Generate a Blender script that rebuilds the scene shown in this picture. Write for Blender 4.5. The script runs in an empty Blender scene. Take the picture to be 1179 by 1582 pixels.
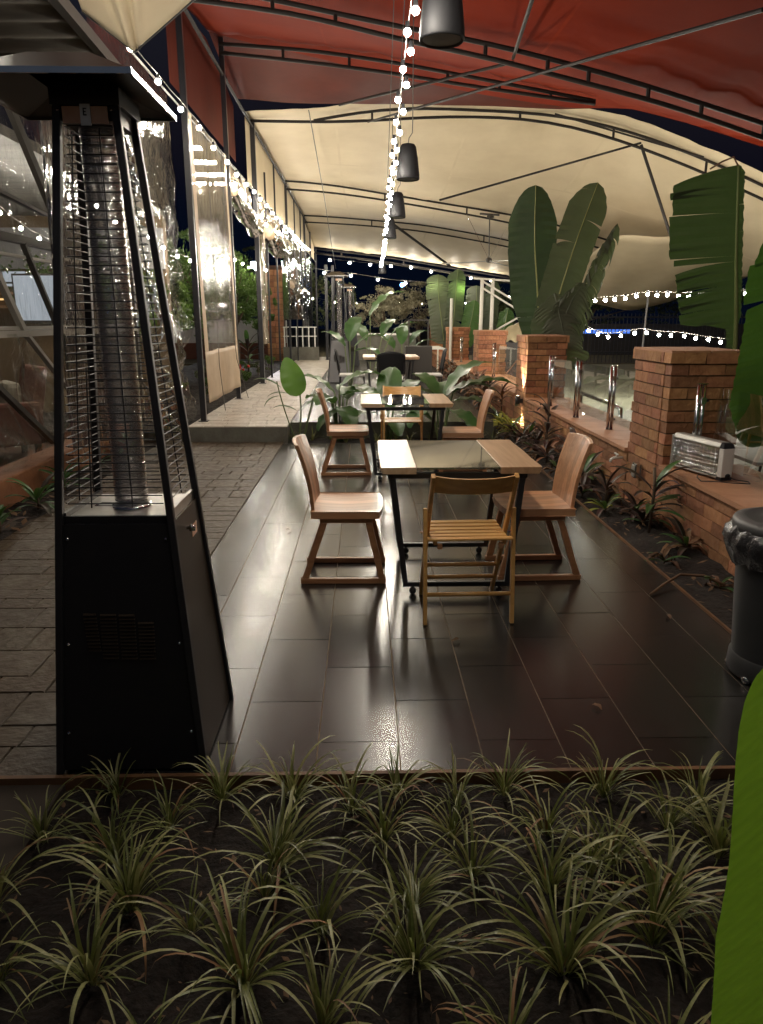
import bpy, math, random
from mathutils import Vector, Matrix, Euler
random.seed(7)
PI = math.pi
R = random.Random(11)
sc = bpy.context.scene
col = sc.collection

# ---------------------------------------------------------------- camera, sky, exposure
cam_d = bpy.data.cameras.new('camera')
cam = bpy.data.objects.new('camera', cam_d); col.objects.link(cam)
cam_d.sensor_fit = 'VERTICAL'; cam_d.sensor_height = 24.0; cam_d.lens = 24.0 * 1120 / 1582
cam_d.clip_start = 0.02; cam_d.clip_end = 600
cam.location = (0, 0, 1.53)
cam.rotation_euler = (PI / 2 - math.radians(14.95), 0, -math.radians(1.334))
sc.camera = cam

world = bpy.data.worlds.new('World'); sc.world = world; world.use_nodes = True
wn = world.node_tree
bg = wn.nodes['Background']
sky = wn.nodes.new('ShaderNodeTexSky'); sky.sky_type = 'NISHITA'; sky.sun_disc = False
sky.sun_elevation = math.radians(-4.0); sky.sun_rotation = math.radians(180)
glow = wn.nodes.new('ShaderNodeVectorMath'); glow.operation = 'ADD'; glow.inputs[1].default_value = (.0025, .0055, .016)   # night glow of the town
wn.links.new(sky.outputs[0], glow.inputs[0]); wn.links.new(glow.outputs[0], bg.inputs[0]); bg.inputs[1].default_value = 0.5
sc.view_settings.view_transform = 'Standard'; sc.view_settings.look = 'None'
sc.view_settings.gamma = 1.0; sc.view_settings.exposure = 0.0
sc.cycles.use_denoising = True
sc.cycles.max_bounces = 7; sc.cycles.diffuse_bounces = 3; sc.cycles.glossy_bounces = 4
sc.cycles.transmission_bounces = 5; sc.cycles.transparent_max_bounces = 24
sc.cycles.sample_clamp_indirect = 6.0; sc.cycles.blur_glossy = 0.6
sc.cycles.caustics_refractive = False
try: sc.cycles.use_light_tree = True
except Exception: pass
BULB = 620.0          # brightness of every string bulb

# ---------------------------------------------------------------- materials
def new_mat(name):
    m = bpy.data.materials.new(name); m.use_nodes = True
    nt = m.node_tree; return m, nt, nt.nodes['Principled BSDF']

def mat(name, c, rough=0.5, metal=0.0, c2=None, scale=8.0, bump=0.0, bscale=40.0, obj_rand=0.0, stretch=None,
        rough2=None, coat=0.0, emit=0.0, spec=None, back=None, sss=None, world_space=False):
    m, nt, b = new_mat(name); N = nt.nodes; L = nt.links
    b.inputs['Roughness'].default_value = rough; b.inputs['Metallic'].default_value = metal
    if spec is not None: b.inputs['Specular IOR Level'].default_value = spec
    if coat: b.inputs['Coat Weight'].default_value = coat; b.inputs['Coat Roughness'].default_value = 0.15
    b.inputs['Base Color'].default_value = (*c, 1)
    if emit: b.inputs['Emission Color'].default_value = (*c, 1); b.inputs['Emission Strength'].default_value = emit
    tc = N.new('ShaderNodeTexCoord'); mp = N.new('ShaderNodeMapping')
    if world_space:
        g = N.new('ShaderNodeNewGeometry'); L.new(g.outputs['Position'], mp.inputs[0])
    else: L.new(tc.outputs['Object'], mp.inputs[0])
    if stretch: mp.inputs['Scale'].default_value = stretch
    src = None
    oi = N.new('ShaderNodeObjectInfo')
    if c2 is not None or rough2 is not None:
        n = N.new('ShaderNodeTexNoise'); n.noise_dimensions = '4D'; n.inputs['Scale'].default_value = scale
        n.inputs['Detail'].default_value = 6; n.inputs['Roughness'].default_value = 0.6
        L.new(mp.outputs[0], n.inputs['Vector'])
        mm = N.new('ShaderNodeMath'); mm.operation = 'MULTIPLY'; mm.inputs[1].default_value = 37.0
        L.new(oi.outputs['Random'], mm.inputs[0]); L.new(mm.outputs[0], n.inputs['W'])
        mr = N.new('ShaderNodeMapRange'); mr.inputs[1].default_value = 0.32; mr.inputs[2].default_value = 0.68
        L.new(n.outputs[0], mr.inputs[0])
        if c2 is not None:
            mx = N.new('ShaderNodeMix'); mx.data_type = 'RGBA'
            mx.inputs[6].default_value = (*c, 1); mx.inputs[7].default_value = (*c2, 1)
            L.new(mr.outputs[0], mx.inputs[0]); src = mx.outputs[2]
        if rough2 is not None:
            m2 = N.new('ShaderNodeMapRange'); m2.inputs[3].default_value = rough; m2.inputs[4].default_value = rough2
            L.new(mr.outputs[0], m2.inputs[0]); L.new(m2.outputs[0], b.inputs['Roughness'])
    if obj_rand:
        hsv = N.new('ShaderNodeHueSaturation')
        if src is None: hsv.inputs['Color'].default_value = (*c, 1)
        else: L.new(src, hsv.inputs['Color'])
        m3 = N.new('ShaderNodeMapRange'); m3.inputs[3].default_value = 1 - obj_rand; m3.inputs[4].default_value = 1 + obj_rand
        L.new(oi.outputs['Random'], m3.inputs[0]); L.new(m3.outputs[0], hsv.inputs['Value'])
        m4 = N.new('ShaderNodeMath'); m4.operation = 'MULTIPLY'; m4.inputs[1].default_value = 7.31
        m5 = N.new('ShaderNodeMath'); m5.operation = 'FRACT'
        L.new(oi.outputs['Random'], m4.inputs[0]); L.new(m4.outputs[0], m5.inputs[0])
        m6 = N.new('ShaderNodeMapRange'); m6.inputs[3].default_value = 0.5 - obj_rand * 0.035; m6.inputs[4].default_value = 0.5 + obj_rand * 0.035
        L.new(m5.outputs[0], m6.inputs[0]); L.new(m6.outputs[0], hsv.inputs['Hue'])
        src = hsv.outputs[0]
    if src is not None: L.new(src, b.inputs['Base Color'])
    if emit and src is not None: L.new(src, b.inputs['Emission Color'])
    if bump:
        n2 = N.new('ShaderNodeTexNoise'); n2.inputs['Scale'].default_value = bscale; n2.inputs['Detail'].default_value = 5
        L.new(mp.outputs[0], n2.inputs['Vector'])
        bp = N.new('ShaderNodeBump'); bp.inputs['Strength'].default_value = bump; bp.inputs['Distance'].default_value = 0.02
        L.new(n2.outputs[0], bp.inputs['Height']); L.new(bp.outputs[0], b.inputs['Normal'])
    if back is not None:   # light through a thin leaf or cloth
        tr = N.new('ShaderNodeBsdfTranslucent'); tr.inputs[0].default_value = (*back, 1)
        ms = N.new('ShaderNodeMixShader'); ms.inputs[0].default_value = sss or 0.3
        L.new(b.outputs[0], ms.inputs[1]); L.new(tr.outputs[0], ms.inputs[2])
        L.new(ms.outputs[0], N['Material Output'].inputs[0])
    return m

def wood(name, a, b_, rough=0.38, axis=1, stave=0.075, grain=26.0, var=0.35, coat=0.15):
    """boards glued side by side: each stave its own shade, with grain drawn out along the other axis"""
    m, nt, b = new_mat(name); N = nt.nodes; L = nt.links
    tc = N.new('ShaderNodeTexCoord'); sp = N.new('ShaderNodeSeparateXYZ'); L.new(tc.outputs['Object'], sp.inputs[0])
    d = N.new('ShaderNodeMath'); d.operation = 'DIVIDE'; d.inputs[1].default_value = stave; L.new(sp.outputs[axis], d.inputs[0])
    fl = N.new('ShaderNodeMath'); fl.operation = 'FLOOR'; L.new(d.outputs[0], fl.inputs[0])
    oi = N.new('ShaderNodeObjectInfo'); ad = N.new('ShaderNodeMath'); ad.operation = 'MULTIPLY_ADD'; ad.inputs[1].default_value = 91.7
    L.new(oi.outputs['Random'], ad.inputs[0]); L.new(fl.outputs[0], ad.inputs[2])
    wh = N.new('ShaderNodeTexWhiteNoise'); wh.noise_dimensions = '1D'; L.new(ad.outputs[0], wh.inputs['W'])
    mp = N.new('ShaderNodeMapping'); s = [grain * 0.12] * 3; s[axis] = grain * 1.7; s[2] = grain if axis != 2 else s[2]
    mp.inputs['Scale'].default_value = s; L.new(tc.outputs['Object'], mp.inputs[0])
    n = N.new('ShaderNodeTexNoise'); n.noise_dimensions = '4D'; n.inputs['Scale'].default_value = 1.0; n.inputs['Detail'].default_value = 7
    n.inputs['Distortion'].default_value = 0.6; L.new(mp.outputs[0], n.inputs['Vector']); L.new(ad.outputs[0], n.inputs['W'])
    mx = N.new('ShaderNodeMix'); mx.data_type = 'RGBA'; mx.inputs[6].default_value = (*a, 1); mx.inputs[7].default_value = (*b_, 1)
    mr = N.new('ShaderNodeMapRange'); mr.inputs[1].default_value = 0.35; mr.inputs[2].default_value = 0.66
    L.new(n.outputs[0], mr.inputs[0]); L.new(mr.outputs[0], mx.inputs[0])
    hs = N.new('ShaderNodeHueSaturation'); L.new(mx.outputs[2], hs.inputs['Color'])
    mv = N.new('ShaderNodeMapRange'); mv.inputs[3].default_value = 1 - var; mv.inputs[4].default_value = 1 + var
    L.new(wh.outputs[0], mv.inputs[0]); L.new(mv.outputs[0], hs.inputs['Value'])
    L.new(hs.outputs[0], b.inputs['Base Color']); b.inputs['Roughness'].default_value = rough
    b.inputs['Coat Weight'].default_value = coat; b.inputs['Coat Roughness'].default_value = 0.25
    bp = N.new('ShaderNodeBump'); bp.inputs['Strength'].default_value = 0.12; bp.inputs['Distance'].default_value = 0.003
    L.new(n.outputs[0], bp.inputs['Height']); L.new(bp.outputs[0], b.inputs['Normal'])
    return m

def clear_sheet(name, tint=(0.9, 0.9, 0.88), refl=0.5, rough=0.06, haze=0.06, bump=0.35, bscale=9.0, stretch=(3.0, 3.0, 0.6), hazecol=(0.5, 0.48, 0.44)):
    """clear plastic or glass: seen through, mirror-like at grazing angles, a little milky"""
    m, nt, b = new_mat(name); N = nt.nodes; L = nt.links
    N.remove(b)
    t = N.new('ShaderNodeBsdfTransparent'); t.inputs[0].default_value = (*tint, 1)
    g = N.new('ShaderNodeBsdfGlossy'); g.inputs['Roughness'].default_value = rough; g.inputs[0].default_value = (1, 1, 1, 1)
    df = N.new('ShaderNodeBsdfDiffuse'); df.inputs[0].default_value = (*hazecol, 1)
    fr = N.new('ShaderNodeFresnel'); fr.inputs[0].default_value = 1.5
    mu = N.new('ShaderNodeMath'); mu.operation = 'MULTIPLY'; mu.inputs[1].default_value = refl * 2; mu.use_clamp = True
    L.new(fr.outputs[0], mu.inputs[0])
    m1 = N.new('ShaderNodeMixShader'); m1.inputs[0].default_value = haze; L.new(t.outputs[0], m1.inputs[1]); L.new(df.outputs[0], m1.inputs[2])
    m2 = N.new('ShaderNodeMixShader'); L.new(mu.outputs[0], m2.inputs[0]); L.new(m1.outputs[0], m2.inputs[1]); L.new(g.outputs[0], m2.inputs[2])
    L.new(m2.outputs[0], N['Material Output'].inputs[0])
    if haze > 0.02:
        gm = N.new('ShaderNodeNewGeometry')
        nz = N.new('ShaderNodeTexNoise'); nz.inputs['Scale'].default_value = 2.2; nz.inputs['Detail'].default_value = 6
        L.new(gm.outputs['Position'], nz.inputs['Vector'])
        mr = N.new('ShaderNodeMapRange'); mr.inputs[1].default_value = 0.35; mr.inputs[2].default_value = 0.7
        mr.inputs[3].default_value = haze * 0.3; mr.inputs[4].default_value = haze * 2.2
        L.new(nz.outputs[0], mr.inputs[0]); L.new(mr.outputs[0], m1.inputs[0])
    if bump:
        gm = N.new('ShaderNodeNewGeometry'); mp = N.new('ShaderNodeMapping'); mp.inputs['Scale'].default_value = stretch
        L.new(gm.outputs['Position'], mp.inputs[0])
        n = N.new('ShaderNodeTexNoise'); n.inputs['Scale'].default_value = bscale; n.inputs['Detail'].default_value = 3; n.inputs['Distortion'].default_value = 0.5
        L.new(mp.outputs[0], n.inputs['Vector'])
        bp = N.new('ShaderNodeBump'); bp.inputs['Strength'].default_value = bump; bp.inputs['Distance'].default_value = 0.02
        L.new(n.outputs[0], bp.inputs['Height'])
        L.new(bp.outputs[0], g.inputs['Normal']); L.new(bp.outputs[0], fr.inputs['Normal'])
    return m

def emissive(name, c, s):
    m, nt, b = new_mat(name); N = nt.nodes; N.remove(b)
    e = N.new('ShaderNodeEmission'); e.inputs[0].default_value = (*c, 1); e.inputs[1].default_value = s
    nt.links.new(e.outputs[0], N['Material Output'].inputs[0]); return m

M = {}
M['tile'] = mat('black_porcelain', (0.018, 0.017, 0.016), 0.20, c2=(0.023, 0.022, 0.021), scale=1.4, rough2=0.255, obj_rand=0.20, spec=0.7, stretch=(3, .7, 1), world_space=True)
M['grout'] = mat('tan_grout', (0.30, 0.21, 0.13), 0.9, c2=(0.12, 0.09, 0.06), scale=3)
M['stone'] = mat('stamped_stone', (0.088, 0.062, 0.036), 0.38, c2=(0.052, 0.034, 0.018), scale=4.5, bump=0.35, bscale=7, obj_rand=0.18, rough2=0.62)
M['stone_joint'] = mat('stone_joint', (0.05, 0.038, 0.028), 0.9)
M['path'] = mat('pale_stone', (0.50, 0.45, 0.38), 0.30, c2=(0.36, 0.31, 0.25), scale=5, bump=0.25, bscale=8, obj_rand=0.12, rough2=0.55)
M['soil'] = mat('dark_soil', (0.009, 0.007, 0.006), 0.95, c2=(0.024, 0.016, 0.012), scale=30, bump=0.9, bscale=35)
M['lawn'] = mat('dim_lawn', (0.05, 0.05, 0.025), 0.95, c2=(0.10, 0.075, 0.04), scale=3, bump=0.6, bscale=30)
M['court'] = mat('courtyard_paving', (0.24, 0.23, 0.17), 0.6, c2=(0.15, 0.15, 0.11), scale=1.3, bump=0.2, bscale=9)
M['edging'] = mat('copper_edging', (0.22, 0.105, 0.04), 0.6, c2=(0.10, 0.05, 0.025), scale=6)
M['concrete'] = mat('grey_concrete', (0.14, 0.14, 0.115), 0.75, c2=(0.09, 0.08, 0.065), scale=5, bump=0.3, bscale=20)
M['brick'] = mat('orange_brick', (0.39, 0.185, 0.088), 0.82, c2=(0.25, 0.105, 0.048), scale=11, bump=0.8, bscale=24, obj_rand=0.30, world_space=True)
M['mortar'] = mat('brown_mortar', (0.085, 0.05, 0.03), 0.95, c2=(0.08, 0.045, 0.03), scale=12)
M['capstone'] = mat('brick_cap', (0.46, 0.235, 0.125), 0.7, c2=(0.36, 0.165, 0.08), scale=4, bump=0.3, bscale=22, obj_rand=0.1)
M['black_steel'] = mat('black_steel', (0.018, 0.018, 0.022), 0.38, c2=(0.026, 0.026, 0.03), scale=9, spec=0.5)
M['post_steel'] = mat('post_steel', (0.022, 0.022, 0.026), 0.32, spec=0.5)
M['truss_steel'] = mat('truss_steel', (0.022, 0.019, 0.018), 0.6, spec=.25)
M['heater_panel'] = mat('heater_black_paint', (0.012, 0.012, 0.016), 0.42, c2=(0.016, 0.015, 0.018), scale=18, bump=0.03, bscale=200, spec=0.4)
M['heater_side'] = mat('heater_side_paint', (0.035, 0.024, 0.016), 0.40, spec=0.4)
M['steel'] = mat('brushed_steel', (0.72, 0.73, 0.75), 0.16, 1.0, c2=(0.6, 0.61, 0.63), scale=12, stretch=(1, 1, .1))
M['tray'] = mat('tray_steel', (0.62, 0.60, 0.57), 0.35, 1.0, c2=(0.45, 0.43, 0.40), scale=10)
M['copper_label'] = mat('peach_label', (0.75, 0.42, 0.28), 0.45, 0.2, c2=(0.82, 0.56, 0.42), scale=25)
M['cream'] = mat('cream_vinyl', (0.74, 0.64, 0.46), 0.6, c2=(0.62, 0.52, 0.36), scale=0.9, bump=0.3, bscale=2.2, spec=.3, back=(0.4, 0.33, 0.22), sss=0.12)
M['red'] = mat('red_vinyl', (0.21, 0.022, 0.005), 0.8, c2=(0.145, 0.013, 0.004), scale=0.8, bump=0.35, bscale=2.2, spec=.10, back=(0.3, 0.04, 0.01), sss=0.10)
M['darkened_red'] = mat('darkened_red_vinyl', (0.10, 0.018, 0.010), 0.6, c2=(0.06, 0.012, 0.008), scale=.8, bump=.25, bscale=2.5, spec=.08)  # red canopy cloth darkened: shade past the second truss put into its colour
M['beige_hem'] = mat('beige_hem', (0.60, 0.47, 0.33), 0.5, c2=(0.5, 0.38, 0.26), scale=5, bump=0.2, bscale=9, back=(0.4, 0.3, 0.2), sss=0.15)
M['plastic'] = clear_sheet('clear_curtain', refl=0.6, rough=0.05, haze=0.022, bump=0.5, bscale=6)
M['plastic_streak'] = clear_sheet('streaky_clear_curtain', refl=1.0, rough=0.06, haze=0.07, bump=0.9, bscale=9, stretch=(1, 4.0, .25), hazecol=(.6, .5, .38))
M['plastic_loose'] = clear_sheet('crumpled_clear_curtain', refl=0.8, rough=0.06, haze=0.021, bump=0.8, bscale=7, stretch=(2.2, 2.2, 1.2))
M['rolled'] = clear_sheet('rolled_clear_plastic', tint=(0.75, 0.70, 0.62), refl=0.9, rough=0.10, haze=0.32, bump=0.8, bscale=10, stretch=(1.5, .8, 2), hazecol=(0.6, 0.5, 0.38))
M['glass'] = clear_sheet('rail_glass', tint=(0.93, 0.96, 0.95), refl=0.16, rough=0.01, haze=0.0, bump=0)
M['table_glass'] = clear_sheet('table_glass', tint=(0.62, 0.68, 0.62), refl=1.2, rough=0.04, haze=0.16, bump=0, hazecol=(.5, .47, .36))
M['quartz'] = clear_sheet('quartz_tube', tint=(0.90, 0.90, 0.92), refl=3.0, rough=0.13, haze=0.10, bump=0.35, bscale=3, stretch=(5, 5, 60))
M['wood_red'] = wood('red_brown_wood', (0.54, 0.295, 0.155), (0.39, 0.185, 0.09), axis=1, stave=0.062, var=0.30)
M['wood_frame'] = wood('chair_frame_wood', (0.48, 0.24, 0.115), (0.35, 0.155, 0.07), axis=1, stave=0.9, var=0.12)
M['wood_honey'] = wood('honey_wood', (0.76, 0.43, 0.14), (0.60, 0.31, 0.09), axis=1, stave=0.6, var=0.08, coat=0.3)
M['wood_pale'] = wood('pale_wood', (0.62, 0.47, 0.31), (0.50, 0.34, 0.20), axis=0, stave=0.5, var=0.06, grain=18)
M['wood_tan'] = wood('tan_wood', (0.52, 0.33, 0.19), (0.40, 0.235, 0.125), axis=0, stave=0.5, var=0.06, grain=18)
M['bark'] = mat('live_edge', (0.62, 0.47, 0.30), 0.6, c2=(0.38, 0.24, 0.13), scale=12, bump=0.5, bscale=18)
M['black_plastic'] = mat('black_plastic', (0.011, 0.011, 0.013), 0.68, bump=0.05, bscale=120, spec=.3)
M['bin'] = mat('bin_plastic', (0.030, 0.031, 0.032), 0.48, c2=(0.04, 0.04, 0.042), scale=4)
M['bin_lid'] = mat('bin_lid', (0.085, 0.085, 0.088), 0.5)
M['bag'] = mat('bin_bag', (0.03, 0.03, 0.032), 0.18, bump=0.9, bscale=18, spec=0.8)
M['rubber'] = mat('rubber', (0.015, 0.015, 0.016), 0.6)
M['blade'] = mat('strap_leaf', (0.185, 0.20, 0.055), 0.38, c2=(0.085, 0.11, 0.03), scale=3, obj_rand=0.32, stretch=(40, 4, 4), back=(0.2, 0.24, 0.05), sss=0.25)
M['blade_pale'] = mat('pale_strap_leaf', (0.46, 0.43, 0.20), 0.40, c2=(0.24, 0.27, 0.09), scale=4, obj_rand=0.28, stretch=(50, 4, 4), back=(0.3, 0.3, 0.1), sss=0.25)
M['blade_dry'] = mat('dry_strap_leaf', (0.30, 0.17, 0.07), 0.6, c2=(0.18, 0.10, 0.045), scale=4, obj_rand=0.3)
M['banana'] = mat('banana_leaf', (0.064, 0.078, 0.048), 0.48, c2=(0.040, 0.052, 0.034), scale=2.0, obj_rand=0.15, bump=0.15, bscale=20, back=(0.10, 0.2, 0.04), sss=0.18)
M['banana_grey'] = mat('greyish_banana_leaf', (0.115, 0.13, 0.090), 0.5, c2=(0.075, 0.09, 0.062), scale=2.0, bump=0.2, bscale=20, back=(0.12, 0.18, 0.06), sss=0.15)
M['banana_dark'] = mat('dark_banana_leaf', (0.030, 0.042, 0.031), 0.42, c2=(0.05, 0.085, 0.04), scale=2.0, bump=0.15, bscale=20, back=(0.05, 0.1, 0.03), sss=0.1)
M['leaf_bright'] = mat('bright_green_leaf', (0.23, 0.40, 0.045), 0.34, c2=(0.12, 0.25, 0.03), scale=2.6, bump=0.12, bscale=12, back=(0.22, 0.42, 0.03), sss=0.35)
M['midrib'] = mat('leaf_midrib', (0.20, 0.24, 0.09), 0.45)
M['leaf_mid'] = mat('mid_green_leaf', (0.075, 0.16, 0.05), 0.33, c2=(0.05, 0.115, 0.04), scale=5, obj_rand=0.25, back=(0.1, 0.22, 0.04), sss=0.2)
M['leaf_purple'] = mat('dark_purple_leaf', (0.075, 0.035, 0.038), 0.40, c2=(0.04, 0.045, 0.025), scale=7, obj_rand=0.4)
M['leaf_rust'] = mat('rusty_leaf', (0.22, 0.09, 0.045), 0.5, c2=(0.12, 0.07, 0.03), scale=7, obj_rand=0.4)
M['leaf_yellow'] = mat('yellow_green_leaf', (0.42, 0.42, 0.08), 0.42, c2=(0.2, 0.26, 0.05), scale=7, obj_rand=0.2, back=(.4, .4, .08), sss=0.25)
M['dead'] = mat('dead_leaf', (0.19, 0.10, 0.048), 0.75, c2=(0.09, 0.048, 0.024), scale=9, obj_rand=0.3)
M['stem'] = mat('green_stem', (0.12, 0.16, 0.06), 0.5)
M['bark_dark'] = mat('tree_bark', (0.14, 0.10, 0.065), 0.85, c2=(0.08, 0.055, 0.04), scale=8, bump=0.6, bscale=20)
M['foliage'] = mat('tree_foliage', (0.10, 0.12, 0.045), 0.6, c2=(0.05, 0.07, 0.03), scale=1.6, back=(.1, .13, .03), sss=0.2)
M['foliage_green'] = mat('hedge_foliage', (0.10, 0.17, 0.03), 0.5, c2=(0.04, 0.08, 0.02), scale=1.2, back=(.12, .22, .03), sss=0.25)
M['foliage_olive'] = mat('olive_foliage', (0.30, 0.27, 0.18), 0.65, c2=(0.17, 0.16, 0.10), scale=1.4, back=(.1, .1, .05), sss=0.15)
M['white_paint'] = mat('white_paint', (0.72, 0.71, 0.68), 0.5, c2=(0.6, 0.59, 0.56), scale=2)
M['white_metal'] = mat('white_metal', (0.70, 0.69, 0.64), 0.4)
M['silver_plastic'] = mat('silver_plastic', (0.46, 0.45, 0.42), 0.35, 0.5)
M['reflector'] = mat('heater_reflector', (0.75, 0.72, 0.66), 0.18, 1.0)
M['grey_panel'] = mat('weathered_panel', (0.15, 0.14, 0.12), 0.5, c2=(0.06, 0.055, 0.05), scale=2.2, stretch=(.5, 3, 3))
M['grey_frame'] = mat('grey_frame', (0.30, 0.28, 0.25), 0.45)
M['dark_frame'] = mat('dark_frame', (0.05, 0.045, 0.04), 0.45)
M['terracotta'] = mat('terracotta_kerb', (0.30, 0.125, 0.05), 0.7, c2=(0.20, 0.08, 0.035), scale=4, bump=0.3, bscale=14)
M['tan_wall'] = mat('tan_wall', (0.17, 0.115, 0.065), 0.7, c2=(0.13, 0.09, 0.05), scale=2)
M['grey_wall'] = mat('grey_wall', (0.34, 0.34, 0.35), 0.7, c2=(0.26, 0.26, 0.28), scale=1)
M['dark_wall'] = mat('dark_wall', (0.05, 0.045, 0.045), 0.8)
M['bulb'] = emissive('lit_bulb', (1.0, 0.91, 0.76), BULB)
M['bulb_warm'] = emissive('warm_lit_bulb', (1.0, 0.72, 0.35), 60)
M['cable'] = mat('cable', (0.02, 0.02, 0.02), 0.5)
M['cable_grey'] = mat('grey_cable', (0.14, 0.13, 0.12), 0.5)
M['screen'] = emissive('lit_screen', (0.82, 0.90, 1.0), 0.5)
M['shelf_glow'] = emissive('lit_shelf', (1.0, 0.62, 0.25), 1.3)
M['blue_led'] = emissive('blue_led', (0.16, 0.38, 1.0), 14)
M['lamp_lens'] = emissive('lamp_lens', (1.0, 0.86, 0.62), 30)
M['rust_cloth'] = mat('rust_cloth', (0.13, 0.045, 0.026), 0.8)
M['cloth_pale'] = mat('pale_cloth', (0.42, 0.38, 0.30), 0.8, c2=(0.3, 0.27, 0.2), scale=6)
M['plum'] = mat('plum_cloth', (0.075, 0.025, 0.03), 0.7)
M['wood_floor'] = wood('wood_floor', (0.12, 0.07, 0.045), (0.07, 0.04, 0.028), axis=0, stave=0.2, grain=10)
M['khaki'] = mat('khaki_cloth', (0.34, 0.29, 0.18), 0.85, c2=(0.24, 0.2, 0.12), scale=3, bump=0.5, bscale=8)

def add_veins(m, scale, axis_rot, strength=.5, dark=.8):
    nt = m.node_tree; N = nt.nodes; L = nt.links; b = N['Principled BSDF']
    tc = N.new('ShaderNodeTexCoord'); mp = N.new('ShaderNodeMapping'); mp.inputs['Rotation'].default_value = axis_rot
    L.new(tc.outputs['Object'], mp.inputs[0]); w = N.new('ShaderNodeTexWave'); w.inputs['Scale'].default_value = scale
    w.inputs['Distortion'].default_value = 1.6; w.inputs['Detail'].default_value = 3; w.inputs['Detail Scale'].default_value = 1.2; w.bands_direction = 'Z'
    L.new(mp.outputs[0], w.inputs['Vector'])
    bp = N.new('ShaderNodeBump'); bp.inputs['Strength'].default_value = strength; bp.inputs['Distance'].default_value = .003
    L.new(w.outputs['Fac'], bp.inputs['Height']); L.new(bp.outputs[0], b.inputs['Normal'])
    old = b.inputs['Base Color'].links[0].from_socket; hs = N.new('ShaderNodeHueSaturation'); mr = N.new('ShaderNodeMapRange')
    mr.inputs[3].default_value = dark; mr.inputs[4].default_value = 1.08; L.new(w.outputs['Fac'], mr.inputs[0])
    L.new(mr.outputs[0], hs.inputs['Value']); L.new(old, hs.inputs['Color']); L.new(hs.outputs[0], b.inputs['Base Color'])
add_veins(M['leaf_bright'], 17, (0, .62, 0), .5, .80)

# ---------------------------------------------------------------- mesh helpers
class MB:
    def __init__(s): s.v = []; s.f = []
    def add(s, vs, fs):
        o = len(s.v); s.v += [tuple(p) for p in vs]; s.f += [tuple(i + o for i in f) for f in fs]; return s
    def box(s, x0, x1, y0, y1, z0, z1):
        return s.add([(x0, y0, z0), (x1, y0, z0), (x1, y1, z0), (x0, y1, z0), (x0, y0, z1), (x1, y0, z1), (x1, y1, z1), (x0, y1, z1)],
                     [(0, 3, 2, 1), (4, 5, 6, 7), (0, 1, 5, 4), (1, 2, 6, 5), (2, 3, 7, 6), (3, 0, 4, 7)])
    def hexa(s, bot, top):
        return s.add(list(bot) + list(top), [(0, 3, 2, 1), (4, 5, 6, 7), (0, 1, 5, 4), (1, 2, 6, 5), (2, 3, 7, 6), (3, 0, 4, 7)])
    def bar(s, p, q, w, h, up=(0, 0, 1)):
        p = Vector(p); q = Vector(q); d = (q - p).normalized(); u = Vector(up)
        if abs(d.dot(u)) > 0.98: u = Vector((0, 1, 0))
        a = d.cross(u).normalized() * w / 2; b = a.cross(d).normalized() * h / 2
        return s.hexa([p - a - b, p + a - b, p + a + b, p - a + b], [q - a - b, q + a - b, q + a + b, q - a + b])
    def tube(s, pts, r, n=8, caps=True):
        pts = [Vector(p) for p in pts]; rs = r if isinstance(r, (list, tuple)) else [r] * len(pts)
        rings = []; ref = None
        for i, p in enumerate(pts):
            d = (pts[min(i + 1, len(pts) - 1)] - pts[max(i - 1, 0)]).normalized()
            if ref is None:
                ref = Vector((0, 0, 1)) if abs(d.z) < 0.9 else Vector((1, 0, 0))
            a = d.cross(ref).normalized(); b = a.cross(d).normalized(); ref = b
            rings.append([p + (a * math.cos(2 * PI * k / n) + b * math.sin(2 * PI * k / n)) * rs[i] for k in range(n)])
        vs = [v for g in rings for v in g]; fs = []
        for i in range(len(pts) - 1):
            for k in range(n):
                fs.append((i * n + k, i * n + (k + 1) % n, (i + 1) * n + (k + 1) % n, (i + 1) * n + k))
        if caps: fs.append(tuple(reversed(range(n)))); fs.append(tuple((len(pts) - 1) * n + k for k in range(n)))
        return s.add(vs, fs)
    def lathe(s, prof, n=24, c=(0, 0)):
        vs = []; fs = []
        for r, z in prof:
            for k in range(n): vs.append((c[0] + r * math.cos(2 * PI * k / n), c[1] + r * math.sin(2 * PI * k / n), z))
        for i in range(len(prof) - 1):
            for k in range(n): fs.append((i * n + k, i * n + (k + 1) % n, (i + 1) * n + (k + 1) % n, (i + 1) * n + k))
        return s.add(vs, fs)
    def grid(s, fn, nu, nv):
        vs = [fn(i / nu, j / nv) for i in range(nu + 1) for j in range(nv + 1)]
        fs = [(i * (nv + 1) + j, (i + 1) * (nv + 1) + j, (i + 1) * (nv + 1) + j + 1, i * (nv + 1) + j + 1) for i in range(nu) for j in range(nv)]
        return s.add(vs, fs)
    def ball(s, c, r, n=10, m=6):
        return s.lathe([(max(r * math.sin(PI * i / m), 1e-4), c[2] - r * math.cos(PI * i / m)) for i in range(m + 1)], n, c)
    def mesh(s, name, material=None, smooth=False):
        me = bpy.data.meshes.new(name); me.from_pydata(s.v, [], s.f); me.update()
        if material: me.materials.append(material)
        if smooth:
            me.polygons.foreach_set('use_smooth', [True] * len(me.polygons))
        return me

def link(name, me, parent=None, loc=(0, 0, 0), rot=(0, 0, 0), scale=(1, 1, 1), bevel=0, solid=0):
    o = bpy.data.objects.new(name, me); col.objects.link(o)
    o.parent = parent; o.location = loc; o.rotation_euler = rot; o.scale = scale
    if solid:
        q = o.modifiers.new('s', 'SOLIDIFY'); q.thickness = solid; q.offset = 0
    if bevel:
        b = o.modifiers.new('b', 'BEVEL'); b.width = bevel; b.segments = 2; b.limit_method = 'ANGLE'; b.harden_normals = False
    return o

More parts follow.
